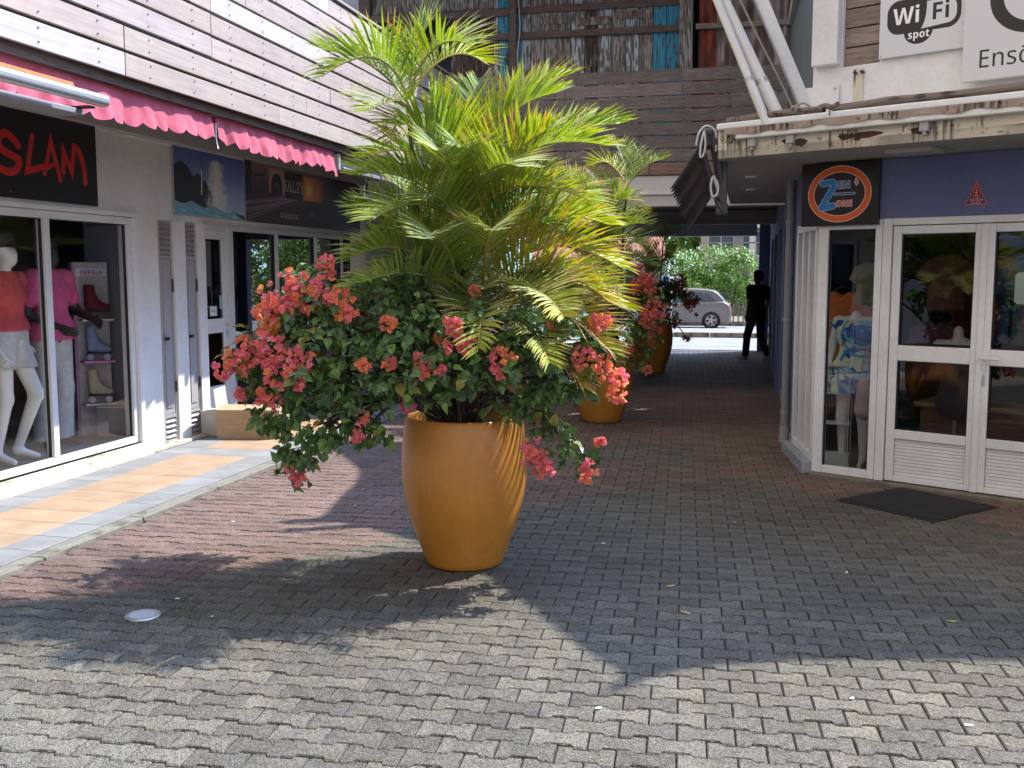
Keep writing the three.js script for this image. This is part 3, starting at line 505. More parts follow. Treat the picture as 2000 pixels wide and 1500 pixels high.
  // torn hem of old cloth under the gutter edge
  { const pos = [], idx = [], n = 360; for (let i = 0; i <= n; i++) { const s = -0.38 + i * 6.3 / n, lo = 2.615 - 0.022 * fbm(s * 0.3, 0.4, 16, 4) - 0.012 * Math.abs(Math.sin(s * 9)); pos.push(s, 2.642, 0.852, s, lo, 0.858 + 0.006 * Math.sin(s * 31)); } for (let i = 0; i < n; i++) { const a = i * 2; idx.push(a, a + 1, a + 2, a + 2, a + 1, a + 3); }
    const g = new THREE.BufferGeometry(); g.setAttribute('position', new THREE.Float32BufferAttribute(pos, 3)); g.setIndex(idx); g.computeVertexNormals(); part(B, 'hem', muv(g), std({ color: lin(0.45, 0.38, 0.37), map: T.mould, roughness: 1, side: THREE.DoubleSide })); }
  for (const s of [-0.18, 0.12, 1.05]) part(B, 'bracket', [rb(s - 0.03, s + 0.03, 2.5, 2.62, 0.791, 0.83, 0.006), rod(V3(s, 2.48, 0.81), V3(s, 2.52, 0.81), 0.014)], M.louvre);
  // bare brown patches where the paint has come off the fascia
  const flake = (s, y, w, h, seed) => { const r = rng(seed), sh = new THREE.Shape(); const n = 13; for (let i = 0; i < n; i++) { const a = i / n * Math.PI * 2, q = 0.72 + r() * 0.4, px = Math.cos(a) * w * q, py = (Math.sin(a) > 0 ? 0.55 : 1) * Math.sin(a) * h * q; i ? sh.lineTo(px, py) : sh.moveTo(px, py); } return new THREE.ExtrudeGeometry(sh, { depth: 0.002, bevelEnabled: false }).translate(s, y, 0.789); };
  part(B, 'bare_patch', [flake(0.09, 2.527, 0.05, 0.022, 1), flake(0.19, 2.512, 0.05, 0.04, 2), flake(0.52, 2.52, 0.07, 0.032, 3), flake(0.66, 2.525, 0.11, 0.03, 4), flake(1.02, 2.52, 0.07, 0.036, 5), flake(0.6, 2.5, 0.03, 0.02, 6)], std({ color: lin(0.13, 0.07, 0.055), roughness: 0.95, map: T.grain }));
  // room behind
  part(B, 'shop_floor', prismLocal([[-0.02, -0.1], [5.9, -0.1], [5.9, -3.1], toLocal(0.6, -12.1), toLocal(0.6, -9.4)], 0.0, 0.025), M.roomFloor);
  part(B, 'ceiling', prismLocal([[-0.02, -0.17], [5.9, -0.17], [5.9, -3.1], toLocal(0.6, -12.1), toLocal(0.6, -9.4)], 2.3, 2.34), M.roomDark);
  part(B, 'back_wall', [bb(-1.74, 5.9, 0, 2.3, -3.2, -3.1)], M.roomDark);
}
function prismLocal(pts, y0, y1) { return prism(pts, y0, y1); }
// right wall of the passage and its pipes
const passWall = thing('passage_wall', 'lavender painted wall with dark doors along the covered passage', 'wall', [0, 0, 0]);
{
  part(passWall, 'wall', [bb(0.42, 0.6, 0.0, 2.44, -9.75, -9.34), bb(0.445, 0.62, 0.0, 2.6, -13.1, -9.752), bb(0.42, 0.62, 0, 2.6, -21.5, -13.1)], M.lav);
  part(passWall, 'skirting', [bb(0.405, 0.42, 0.0, 0.12, -9.74, -9.33), bb(0.425, 0.445, 0, 0.14, -13.1, -9.76)], M.lavGrey);
  for (const z of [-14.2, -16.2, -18.2]) { const d = new THREE.Group(); d.name = 'door'; passWall.add(d); part(d, 'leaf', rb(0.385, 0.418, 0.02, 2.1, z - 0.9, z, 0.006), M.dark); part(d, 'door_frame', [bb(0.38, 0.419, 0, 2.16, z + 0.002, z + 0.07), bb(0.38, 0.419, 0, 2.16, z - 0.97, z - 0.902), bb(0.38, 0.419, 2.102, 2.16, z - 0.9, z)], M.lav); }
  const p = thing('drain_pipe', 'grey downpipe with clips at the corner of the lavender wall', 'pipe', [0.37, 0, -9.9]);
  part(p, 'pipe', rod(V3(0, 0, 0), V3(0, 2.44, 0), 0.042, 0.042, 16), M.pipe);
  part(p, 'clip', [0.28, 1.15, 2.05].map((y) => rod(V3(0, y, 0), V3(0, y + 0.025, 0), 0.05, 0.05, 16)), M.louvre);
  part(p, 'shoe', rod(V3(0, 0, 0), V3(0, 0.16, 0), 0.052, 0.05, 16), M.louvre);
}
// ---------------------------------------------------------------- building over the passage, with a boarded balcony and old timber wall
const ZB = -13.4;
const passage = thing('passage_building', 'old timber clad building bridging the covered passage behind the planters', 'building', [0, 0, 0]);
{
  const B = passage;
  part(B, 'front_beam', rb(-5.15, 0.62, 2.44, 2.83, ZB - 0.25, ZB, 0.01), M.white);
  part(B, 'beam_ledge', [rb(-5.1, 0.3, 2.585, 2.61, ZB, ZB + 0.03, 0.008)], M.whiteFrame);
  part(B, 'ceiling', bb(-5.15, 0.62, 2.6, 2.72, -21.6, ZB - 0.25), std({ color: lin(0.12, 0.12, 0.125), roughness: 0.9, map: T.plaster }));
  part(B, 'end_beam', [rb(-5.15, 0.15, 2.33, 2.6, -21.6, -21.35, 0.01)], M.soffit);
  part(B, 'cross_beam', [bb(-5.15, 0.42, 2.38, 2.6, -17.4, -17.2)], M.soffit);
  part(B, 'side_wall', [bb(-5.3, -5.15, 0, 2.6, -21.6, -13.42)], M.soffit);
  part(B, 'post', [bb(0.2, 0.415, 0, 2.6, -21.6, -21.4)], M.lav);
  part(B, 'deck', bb(-3.9, 0.6, 2.83, 2.95, -14.6, ZB - 0.03), M.soffit);
  const tones = [lin(0.235, 0.205, 0.205), lin(0.265, 0.235, 0.235), lin(0.21, 0.187, 0.187), lin(0.25, 0.225, 0.23)];
  const bm = tones.map((c) => std({ color: c, map: T.wood, roughness: 0.85, bumpMap: T.woodB, bumpScale: 0.002 }));
  const brown = std({ color: lin(0.34, 0.23, 0.18), map: T.wood, roughness: 0.85 });
  const r = rng(41), P = 0.165, screws = [];
  for (let row = 0; row < 8; row++) { let x = -3.87; while (x < 0.4) { const L = Math.min([1.5, 2.1, 2.6][Math.floor(r() * 3)], 0.42 - x); if (L < 0.1) break; const m = part(B, 'board', rb(x + 0.003, x + L - 0.003, 2.84 + row * P, 2.84 + row * P + 0.15, ZB + 0.005, ZB + 0.03, 0.004, r() * 5, r() * 5), row ? bm[Math.floor(r() * 4)] : brown); m.position.z = (r() - 0.5) * 0.004; x += L; }
    for (let xx = -3.6; xx < 0.4; xx += 0.55) for (const dy of [0.035, 0.112]) screws.push(new THREE.CylinderGeometry(0.006, 0.006, 0.004, 7).rotateX(Math.PI / 2).translate(xx, 2.84 + row * P + dy, ZB + 0.033)); }
  const sc = part(B, 'screws', screws, M.screw); sc.userData.kind = 'stuff';
  for (let xx = -3.6; xx < 0.4; xx += 1.1) part(B, 'batten', bb(xx - 0.03, xx + 0.03, 2.86, 4.13, ZB - 0.045, ZB + 0.002), M.beam);
  // old timber wall behind the balcony
  const ZW = -14.6, mats = { b: T.flakeBlue, p: T.flakePale, g: T.flakeGrey, d: T.flakeDark };
  for (const k in mats) mats[k] = std({ map: mats[k], roughness: 0.95, bumpMap: T.oldB, bumpScale: 0.006 });
  const cols = [[-5.4, -4.26, 'o'], [-4.26, -4.0, 'd'], [-4.0, -3.84, 'd'], [-3.84, -3.62, 'd'], [-3.62, -3.55, 'p'], [-3.55, -3.4, 'b'], [-3.4, -3.22, 'b'], [-3.22, -3.08, 'p'], [-3.08, -2.88, 'g'], [-2.88, -2.69, 'g'], [-2.69, -2.51, 'g'], [-2.51, -2.31, 'p'], [-2.31, -2.12, 'd'], [-2.12, -1.93, 'p'], [-1.93, -1.74, 'g'], [-1.74, -1.55, 'p'], [-1.55, -1.36, 'g'], [-1.36, -1.18, 'b'], [-1.18, -1.0, 'b']];
  let q = 0;
  for (const [a, b, k] of cols) { if (k === 'o') continue; for (const [y0, y1] of [[3.0, 4.88], [4.95, 5.25], [5.32, 5.75]]) { const m = part(B, 'plank', rb(a + 0.004, b - 0.004, y0, y1, ZW - 0.03, ZW + (q % 3) * 0.006, 0.004, r() * 3, r() * 3), mats[(y0 > 5.3 || (k === 'b' && y0 > 5)) && r() < 0.6 ? 'g' : k]); q++; } }
  for (const [a, b, y] of [[-3.0, -2.55, 5.06], [-2.45, -1.95, 5.02], [-1.85, -1.4, 5.08]]) part(B, 'patch_board', rb(a, b, y, y + 0.11, ZW + 0.016, ZW + 0.032, 0.004, a, y), mats.g);
  part(B, 'rail', [rb(-4.2, -0.9, 4.87, 4.96, ZW + 0.013, ZW + 0.07, 0.006), rb(-3.25, -0.9, 5.22, 5.31, ZW + 0.014, ZW + 0.06, 0.006)], M.beam);
  part(B, 'rail', rb(-5.5, -3.38, 5.2, 5.3, ZW + 0.02, ZW + 0.08, 0.006), M.beam);
  part(B, 'wall_post', rb(-3.36, -3.26, 3.0, 5.8, ZW + 0.072, ZW + 0.16, 0.008), M.beam);
  part(B, 'wall_post', rb(-1.0, -0.82, 3.0, 5.8, ZW - 0.02, ZW + 0.1, 0.008), std({ map: T.flakeGrey, roughness: 0.95 }));
  part(B, 'wall_post', rb(-5.62, -5.45, 3.0, 5.8, ZW - 0.02, ZW + 0.1, 0.008), M.beam);
  part(B, 'lintel_board', [rb(-5.45, -4.7, 5.32, 5.75, ZW - 0.03, ZW, 0.004), rb(-4.7, -4.26, 5.32, 5.75, ZW - 0.032, ZW + 0.002, 0.004)], mats.g);
  // corrugated sheets
  const corr = (x0, x1, pitch, mat) => { const n = Math.round((x1 - x0) / pitch * 8), g = new THREE.PlaneGeometry(x1 - x0, 2.8, n, 1); const p = g.attributes.position; for (let i = 0; i < p.count; i++) p.setZ(i, 0.018 * Math.sin((p.getX(i)) / pitch * Math.PI * 2)); g.computeVertexNormals(); const uv = g.attributes.uv; for (let i = 0; i < uv.count; i++) uv.setXY(i, p.getX(i) + x0, p.getY(i)); return part(B, 'corrugated_sheet', g.translate((x0 + x1) / 2, 4.3, ZW + 0.01), mat); };
  corr(-0.74, -0.5, 0.1, std({ map: T.rust, roughness: 0.9, side: THREE.DoubleSide }));
  corr(-0.5, 0.62, 0.1, std({ map: T.tinBrown, roughness: 0.9, side: THREE.DoubleSide }));
  part(B, 'rail', rb(-0.78, 0.5, 4.88, 4.95, ZW + 0.04, ZW + 0.09, 0.006), std({ color: lin(0.3, 0.25, 0.2), map: T.wood, roughness: 0.9 }));
  part(B, 'loose_cord', tube([V3(-3.23, 5.5, ZW + 0.18), V3(-3.2, 5.0, ZW + 0.17), V3(-3.24, 4.6, ZW + 0.16), V3(-3.18, 4.2, ZW + 0.15)], 0.006, 20, 5), M.steelWhite);
  // mass of the upper floor and the roof that shades the end of the square
  part(B, 'rear_mass', [bb(-5.6, 0.6, 2.73, 5.75, -21.6, -16.2), bb(-5.62, -5.5, 2.73, 5.75, -16.2, -14.72), bb(0.63, 0.7, 2.6, 5.75, -16.2, -14.6)], M.slateWall);
  part(B, 'roof', muv(new THREE.BoxGeometry(7.2, 0.1, 8.9).rotateX(0.03).translate(-2.3, 5.85, -17.3)), M.beam);
  part(B, 'left_wall', bb(-9, -5.63, 3.06, 7.0, -16, -15.8), std({ color: lin(0.3, 0.34, 0.4), roughness: 0.9, map: T.plaster }));
  // black cable loop by the beam
  part(B, 'cable', [tube([V3(-5.08, 2.9, ZB + 0.03), V3(-5.1, 2.7, ZB + 0.05), V3(-5.06, 2.5, ZB + 0.04), V3(-4.9, 2.43, ZB + 0.03), V3(-4.2, 2.42, ZB + 0.03)], 0.012, 30, 6)], M.black);
}
// ---------------------------------------------------------------- shade sail overhead (outside the frame: it throws the curved shadow) and its poles
{
  const off = (p) => { const H = 5.6 - 1.35 * Math.max(0, 1 - Math.hypot(p[0] + 2.88, p[1] + 5.97) / 1.6) ** 1.3; return V3(p[0] + H / 1.35 * 0.766, H, p[1] - H / 1.35 * 0.643); };
  const A = [-2.86, -5.98], Bc = [-0.54, -3.71], Cc = [3.8, -4.6], D = [3.0, -11.3], E = [-3.95, -8.95];
  const edge = [A, [-2.68, -6.08], [-2.3, -5.98], [-1.77, -5.66], [-1.24, -5.07], [-0.92, -4.63], [-0.69, -4.27], [-0.53, -4.06], [-0.43, -3.93], [-0.48, -3.8], Bc, [-0.42, -3.84], [-0.3, -4.0], [-0.09, -4.14], [0.33, -4.3], [1.16, -4.47], [2.4, -4.62], Cc, [2.7, -6], [2.5, -8], [2.7, -10], D, [1.5, -10.7], [-0.5, -9.9], [-2.4, -9.3], E, [-3.45, -8.35], [-3.05, -7.75], [-2.87, -7.2], [-2.8, -6.75], [-2.72, -6.35], [-2.7, -6.15]];
  const curve = new THREE.CatmullRomCurve3(edge.map(off), true, 'catmullrom', 0.3), ring = curve.getPoints(220).slice(0, -1);
  const c = V3(0, 0, 0); ring.forEach((p) => c.add(p)); c.divideScalar(ring.length);
  const sail = thing('shade_sail', 'pale shade sail stretched above the square', 'sail', [0, 0, 0]);
  const tri = THREE.ShapeUtils.triangulateShape(ring.map((p) => new THREE.Vector2(p.x, p.z)), []);
  const g = new THREE.BufferGeometry(); g.setAttribute('position', new THREE.Float32BufferAttribute(ring.flatMap((p) => [p.x, p.y + 0.05 * Math.sin(p.x), p.z]), 3)); g.setIndex(tri.flat()); g.computeVertexNormals();
  part(sail, 'cloth', muv(g), M.sail);
  part(sail, 'edge_cord', new THREE.TubeGeometry(new THREE.CatmullRomCurve3(ring, true), 220, 0.012, 6, true), M.steelWhite);
  const rope = (a, b) => part(sail, 'rope', rod(off(a), off(b).add(V3(0, 0.1, 0)), 0.008, 0.008, 8), M.steelWhite);
  rope(Bc, [-0.75, -3.45]); rope(Cc, [3.6, -3.9]); rope(D, [3.4, -11.9]); rope(E, [-4.5, -9.1]);
  const poles = [[V3(0.108, 2.64, -7.68), V3(-0.53, 4.2, -7.96), 0.032, 'thin white pole leaning left on the shop eave'], [V3(0.214, 2.64, -7.74), V3(-0.5, 4.17, -7.99), 0.045, 'thick white pole leaning beside the thin one on the eave']];
  for (const [a, b, r, label] of poles) { const o = thing('sail_pole', label, 'pole', a.toArray(), 0, 'leaning poles on the shop eave'); const d = b.clone().sub(a), top = d.clone().multiplyScalar(1.0); part(o, 'shaft', rod(V3(0, 0, 0), d.clone().multiplyScalar(0.22), r, r, 16), M.steelWhite); part(o, 'upper_shaft', rod(d.clone().multiplyScalar(0.22), top, r * 0.9, r * 0.9, 16), M.steelWhite); part(o, 'collar', rod(d.clone().multiplyScalar(0.205), d.clone().multiplyScalar(0.225), r * 1.06, r * 1.06, 16), M.alu); }
  const o = thing('steel_beam', 'white flat steel beam rising left from the wall plate', 'beam', [0.43, 2.7, -7.98]);
  const d = V3(-0.46, 1.03, 0.1), ln = d.length() * 1.6, q = new THREE.Quaternion().setFromUnitVectors(V3(0, 1, 0), d.clone().normalize());
  part(o, 'web', muv(new RoundedBoxGeometry(0.085, ln, 0.05, 1, 0.004).translate(0, ln / 2 - 0.02, 0).applyQuaternion(q)), M.white);
  part(o, 'flange', muv(new RoundedBoxGeometry(0.008, ln, 0.09, 1, 0.002).translate(-0.047, ln / 2 - 0.02, 0).applyQuaternion(q)), M.louvre);
  const rp = thing('rope', 'frayed rope tied down beside the white poles', 'rope', [0, 0, 0]);
  part(rp, 'cord', tube([V3(-0.3, 3.9, -7.58), V3(0.0, 3.3, -7.66), V3(0.2, 2.93, -7.74), V3(0.28, 2.76, -7.78), V3(0.29, 2.66, -7.78)], 0.007, 40, 6), std({ color: lin(0.3, 0.25, 0.22), roughness: 1 }));
  part(rp, 'knot', [tube([V3(0.27, 2.78, -7.77), V3(0.31, 2.77, -7.74), V3(0.33, 2.73, -7.77), V3(0.29, 2.72, -7.8), V3(0.26, 2.75, -7.77), V3(0.35, 2.8, -7.75), V3(0.4, 2.77, -7.74)], 0.008, 40, 6)], std({ color: lin(0.34, 0.29, 0.26), roughness: 1 }));
  // rolled dirty cloth lying on the eave
  const cl = thing('cloth_roll', 'long dirty rolled awning cloth lying on the right-hand eave', 'cloth', [0.55, 0, -8.36], -ANG);
  const roll = (s0, s1, r0, name, seed) => { const pts = []; for (let i = 0; i <= 40; i++) { const s = lerp(s0, s1, i / 40); pts.push(V3(s, 2.69 + r0 * 0.85 + 0.006 * Math.sin(s * 7 + seed), 0.79 + 0.012 * Math.sin(s * 4.3 + seed))); } const g = tube(pts, r0, 160, 14), p = g.attributes.position; for (let i = 0; i < p.count; i++) { const k = 1 + 0.22 * (fbm(p.getX(i) * 0.4 + seed, Math.atan2(p.getY(i) - 2.72, p.getZ(i) - 0.79) * 0.05, 16, 3) - 0.5); p.setY(i, 2.7 + (p.getY(i) - 2.7) * k); p.setZ(i, 0.79 + (p.getZ(i) - 0.79) * k); } g.computeVertexNormals(); return part(cl, name, g, M.dirtyCloth); };
  roll(-0.4, 0.36, 0.026, 'roll', 1); roll(0.42, 5.9, 0.03, 'roll', 2);
  part(cl, 'loose_end', [tube([V3(0.3, 2.72, 0.79), V3(0.36, 2.735, 0.8), V3(0.42, 2.72, 0.8), V3(0.46, 2.74, 0.8)], 0.02, 20, 7), tube([V3(0.4, 2.74, 0.78), V3(0.42, 2.71, 0.84), V3(0.42, 2.66, 0.85)], 0.005, 10, 5)], M.dirtyCloth);
}
// folded black awning on the end of the eave
{
  const [x, z] = toWorld(-0.52, 0.72);
  const o = thing('folding_awning', 'folded black awning with pointed hem on the corner of the eave', 'awning', [x - 0.03, 2.3, z - 0.05]); o.scale.setScalar(1.18);
  // seen end-on: cloth slants down to the left and away along the passage
  const P = (a, b, c) => V3(a, b, c);
  const tl = P(-0.06, 0.28, -0.1), tr = P(0.03, 0.3, -0.1), bl = P(-0.26, 0.07, -0.5), br = P(-0.1, -0.31, -0.5);
  const n = 16, pos = [], idx = [];
  const topL = V3(-0.1, 0.2, 0), botR = V3(-0.02, -0.12, 0), outL = V3(-0.255, -0.03, 0), outR = V3(-0.135, -0.3, 0);
  for (let i = 0; i <= n * 4; i++) { const t = i / (n * 4), a = topL.clone().lerp(botR, t), b = outL.clone().lerp(outR, t), d = b.clone().sub(a).normalize(), nn = V3(-0.45, -0.9, 0).normalize(), tooth = ((i % 4) / 4); b.addScaledVector(V3(-0.75, -0.65, 0), 0.028 * (i % 4 === 0 ? 0 : i % 4 === 2 ? 1.2 : 0.7)); for (let k = 0; k <= 6; k++) { const v = a.clone().lerp(b, k / 6); pos.push(v.x, v.y, -0.03 + 0.025 * Math.sin(t * 20) * k / 6 - t * 0.05); } }
  for (let i = 0; i < n * 4; i++) for (let k = 0; k < 6; k++) { const a = i * 7 + k, b = a + 7; idx.push(a, b, a + 1, b, b + 1, a + 1); }
  const g = new THREE.BufferGeometry(); g.setAttribute('position', new THREE.Float32BufferAttribute(pos, 3)); g.setIndex(idx); g.computeVertexNormals();
  const g2 = g.clone().translate(0.006, 0.004, -0.012);
  part(o, 'valance', [muv(g), muv(g2)], M.blackCloth);
  part(o, 'front_profile', [tube([V3(-0.11, 0.22, -0.02), V3(-0.09, 0.3, -0.02), V3(-0.05, 0.34, -0.02), V3(0.0, 0.32, -0.02), V3(0.02, 0.25, -0.02), V3(0.015, 0.18, -0.02)], 0.009, 30, 6), tube([V3(-0.06, 0.31, 0.0), V3(-0.05, 0.22, 0.0), V3(-0.065, 0.15, 0.0), V3(-0.08, 0.14, 0), V3(-0.075, 0.24, 0), V3(-0.06, 0.3, 0)], 0.009, 30, 6)], M.alu);
  part(o, 'hood', [rb(-0.1, 0.02, 0.2, 0.33, -0.14, -0.03, 0.03)], M.aluBlack);
  part(o, 'arm', [rod(V3(-0.09, 0.22, -0.05), V3(-0.0, -0.1, -0.12), 0.018), rod(V3(-0.02, 0.3, -0.03), V3(0.05, -0.05, -0.12), 0.02), rod(V3(-0.07, 0.2, -0.04), V3(0.03, -0.14, -0.1), 0.016), rod(V3(0.03, 0.2, -0.05), V3(0.05, -0.02, -0.08), 0.024)], M.aluBlack);
  part(o, 'elbow', tube([V3(0.0, 0.02, -0.02), V3(-0.012, -0.05, -0.02), V3(0.005, -0.11, -0.02), V3(0.03, -0.09, -0.02), V3(0.03, -0.02, -0.02), V3(0.0, 0.02, -0.02)], 0.01, 30, 6), M.alu);
  part(o, 'joint_pin', rod(V3(0.03, -0.14, -0.04), V3(0.07, -0.2, -0.04), 0.02), M.aluBlack); part(o, 'joint_pin', rod(V3(0.03, 0.22, -0.02), V3(0.035, 0.26, -0.02), 0.022), M.aluBlack);
  part(o, 'end_bracket', [rb(-0.01, 0.045, 0.2, 0.29, -0.1, -0.02, 0.008), rb(0.04, 0.09, -0.2, 0.24, -0.1, -0.06, 0.008), rb(0.02, 0.1, -0.22, -0.15, -0.1, -0.03, 0.01)], M.aluBlack);
}
// recessed lights and hatch under the eave
{
  const mk = (s, o, label) => { const [x, z] = toWorld(s, o), l = thing('soffit_light', label, 'light', [x, 2.44, z], 0, 'recessed fittings under the eave'); part(l, 'trim', muv(new RoundedBoxGeometry(0.22, 0.012, 0.22, 1, 0.003).translate(0, -0.0045, 0)), M.soffit); part(l, 'lens', rb(-0.07, 0.03, -0.014, -0.0108, -0.06, 0.06, 0.001), M.whiteFrame); };
  const w1 = toLocal(0.02, -9.3), w2 = toLocal(0.02, -10.7);
  mk(...w1, 'recessed square fitting under the eave nearest the square'); mk(...w2, 'recessed square fitting under the eave further into the passage');
  const [x, z] = toWorld(0.85, 0.45), v = thing('soffit_vent', 'flat grey vent panel hanging under the eave above the door', 'vent', [x, 2.44, z], -ANG);
  part(v, 'panel', rb(-0.16, 0.16, -0.035, -0.0005, -0.12, 0.12, 0.006), M.soffit); part(v, 'slot', rb(0.02, 0.2, -0.012, -0.001, -0.2, -0.125, 0.003), M.louvre);
}
// signs of the right-hand shop
function localSign(name, label, s0, s1, y0, y1, off, map, depth, mat, rough = 0.4) { const [x, z] = toWorld((s0 + s1) / 2, off); return signBoard(name, label, s1 - s0, y1 - y0, map, [x, (y0 + y1) / 2, z], -ANG, depth, mat, rough); }
{
  const t = canvasTex(720, 560, (g, w, h) => {
    g.fillStyle = '#0d0c10'; g.fillRect(0, 0, w, h); g.translate(w * 0.5, h * 0.5);
    g.strokeStyle = '#f2d2b8'; g.lineWidth = 62; g.beginPath(); g.ellipse(0, 0, 268, 222, 0, 0, 7); g.stroke(); g.strokeStyle = '#e2601f'; g.lineWidth = 50; g.beginPath(); g.ellipse(0, 0, 268, 222, 0, 0, 7); g.stroke();
    const z = [[-160, -98], [-60, -112], [-72, -60], [-190, 108], [-170, 122], [-55, 108]];
    const Z = (c, lw) => { g.strokeStyle = c; g.lineWidth = lw; g.lineCap = 'round'; g.lineJoin = 'round'; g.beginPath(); g.moveTo(-160, -100); g.lineTo(-72, -108); g.quadraticCurveTo(-40, -105, -58, -60); g.lineTo(-168, 122); g.lineTo(-55, 104); g.stroke(); };
    Z('#9fd0ee', 62); Z('#1f7fbd', 50);
    g.textAlign = 'left'; g.font = 'bold 92px sans-serif'; g.lineWidth = 10; g.strokeStyle = '#b9cde0'; g.fillStyle = '#56678f'; g.strokeText('EN', -20, -48); g.fillText('EN', -20, -48);
    g.font = 'bold 74px sans-serif'; g.strokeStyle = '#efd6c8'; g.fillStyle = '#d0502a'; g.lineWidth = 9; g.strokeText('ONE', -30, 112); g.fillText('ONE', -30, 112);
    g.strokeStyle = '#b9cde0'; g.lineWidth = 24; g.beginPath(); g.moveTo(-40, 0); g.lineTo(140, 0); g.stroke(); g.strokeStyle = '#2b2f4a'; g.lineWidth = 12; g.beginPath(); g.moveTo(-40, 0); g.lineTo(140, 0); g.stroke();
    g.fillStyle = '#efd6c8'; g.beginPath(); g.moveTo(150, -140); g.lineTo(182, -95); g.lineTo(158, -62); g.lineTo(135, -95); g.fill(); g.fillStyle = '#e2601f'; g.beginPath(); g.moveTo(152, -122); g.lineTo(170, -95); g.lineTo(157, -76); g.lineTo(144, -95); g.fill();
  });
  localSign('shop_sign', 'square black sign with orange oval ring and blue Z above the display window', -0.16, 0.452, 1.955, 2.43, 0.042, t, 0.04, M.black, 0.3);
  // triangular alarm emblem
  const te = canvasTex(256, 256, (g, w, h) => { g.fillStyle = '#5a3a58'; g.fillRect(0, 0, w, h); g.strokeStyle = '#e8705a'; g.fillStyle = '#e8705a'; g.lineWidth = 7; g.beginPath(); g.moveTo(128, 6); g.lineTo(250, 250); g.lineTo(6, 250); g.closePath(); g.stroke(); for (const y of [46, 66, 84]) { const k = (y - 6) * 0.42; g.lineWidth = 8; g.beginPath(); g.moveTo(128 - k, y); g.quadraticCurveTo(128, y - 14, 128 + k, y); g.stroke(); } g.fillStyle = '#6a1c22'; g.beginPath(); g.arc(128, 138, 42, 0, 7); g.fill(); g.lineWidth = 7; g.beginPath(); g.arc(128, 138, 42, 0, 7); g.stroke(); g.strokeStyle = '#f0a08a'; g.lineWidth = 9; g.beginPath(); g.moveTo(128, 118); g.lineTo(124, 142); g.lineTo(110, 164); g.moveTo(124, 142); g.lineTo(144, 166); g.moveTo(106, 128); g.lineTo(148, 124); g.stroke(); g.fillStyle = '#f0a08a'; g.beginPath(); g.arc(130, 108, 8, 0, 7); g.fill(); g.font = 'bold 36px sans-serif'; g.textAlign = 'center'; g.fillText('GQ TECH', 128, 216); g.font = 'bold 26px sans-serif'; g.fillText('262 30 30', 128, 244); });
  const [x, z] = toWorld(1.133, 0.006), e = thing('alarm_emblem', 'small red triangular security emblem on the lavender band', 'sign', [x, 2.15, z], -ANG);
  const sh = new THREE.Shape([new THREE.Vector2(0, 0.09), new THREE.Vector2(-0.075, -0.08), new THREE.Vector2(0.075, -0.08)]), tg = new THREE.ExtrudeGeometry(sh, { depth: 0.003, bevelEnabled: false }), p = tg.attributes.position, uv = tg.attributes.uv; for (let i = 0; i < p.count; i++) uv.setXY(i, p.getX(i) / 0.15 + 0.5, (p.getY(i) + 0.08) / 0.17);
  part(e, 'print', tg.translate(0, 0, -0.005), std({ map: te, roughness: 0.6 }));
  const tw = canvasTex(1024, 824, (g, w, h) => {
    g.fillStyle = '#c9cdd3'; g.fillRect(0, 0, w, h); g.fillStyle = '#1b1c20';
    const rr = (x, y, a, b, r) => { g.beginPath(); g.moveTo(x + r, y); g.arcTo(x + a, y, x + a, y + b, r); g.arcTo(x + a, y + b, x, y + b, r); g.arcTo(x, y + b, x, y, r); g.arcTo(x, y, x + a, y, r); g.fill(); };
    rr(90, 170, 870, 400, 150); g.beginPath(); g.ellipse(470, 560, 170, 150, 0, 0, 7); g.fill();
    g.fillStyle = '#c9cdd3'; g.beginPath(); g.moveTo(560, 230); g.arcTo(910, 230, 910, 520, 110); g.arcTo(910, 515, 560, 515, 110); g.lineTo(500, 540); g.quadraticCurveTo(570, 430, 560, 230); g.fill();
    g.fillStyle = '#e6e8ea'; g.font = 'bold 270px sans-serif'; g.textAlign = 'left'; g.fillText('Wi', 160, 455); g.fillStyle = '#1b1c20'; g.fillText('Fi', 610, 455);
    g.fillStyle = '#e6e8ea'; g.font = 'bold 125px sans-serif'; g.textAlign = 'center'; g.fillText('spot', 475, 640);
    g.fillStyle = '#6a6c70'; for (const q of [[22, 800], [1000, 640]]) { g.beginPath(); g.arc(...q, 8, 0, 7); g.fill(); }
  });
  localSign('wall_sign', 'pale grey panel with black rounded wireless logo on the upper wall', 0.285, 0.925, 3.215, 3.73, -0.262, tw, 0.03, M.frame, 0.55);
  const t3 = canvasTex(1024, 1024, (g, w, h) => { g.fillStyle = '#c6cad0'; g.fillRect(0, 0, w, h); g.strokeStyle = '#1e1e22'; for (let i = 0; i < 16; i++) { g.lineWidth = 9; g.beginPath(); g.ellipse(520, 400, 330 - i * 6, 300 - i * 5, -0.3, 0.5 + i * 0.02, 5.9 - i * 0.03); g.stroke(); } g.fillStyle = '#1e1e22'; g.font = '190px sans-serif'; g.textAlign = 'left'; g.fillText('Ensō', 110, 930); });
  localSign('wall_sign', 'large grey panel with black brush circle at the right edge', 0.93, 1.86, 2.955, 3.88, -0.19, t3, 0.05, M.frame, 0.55);
}
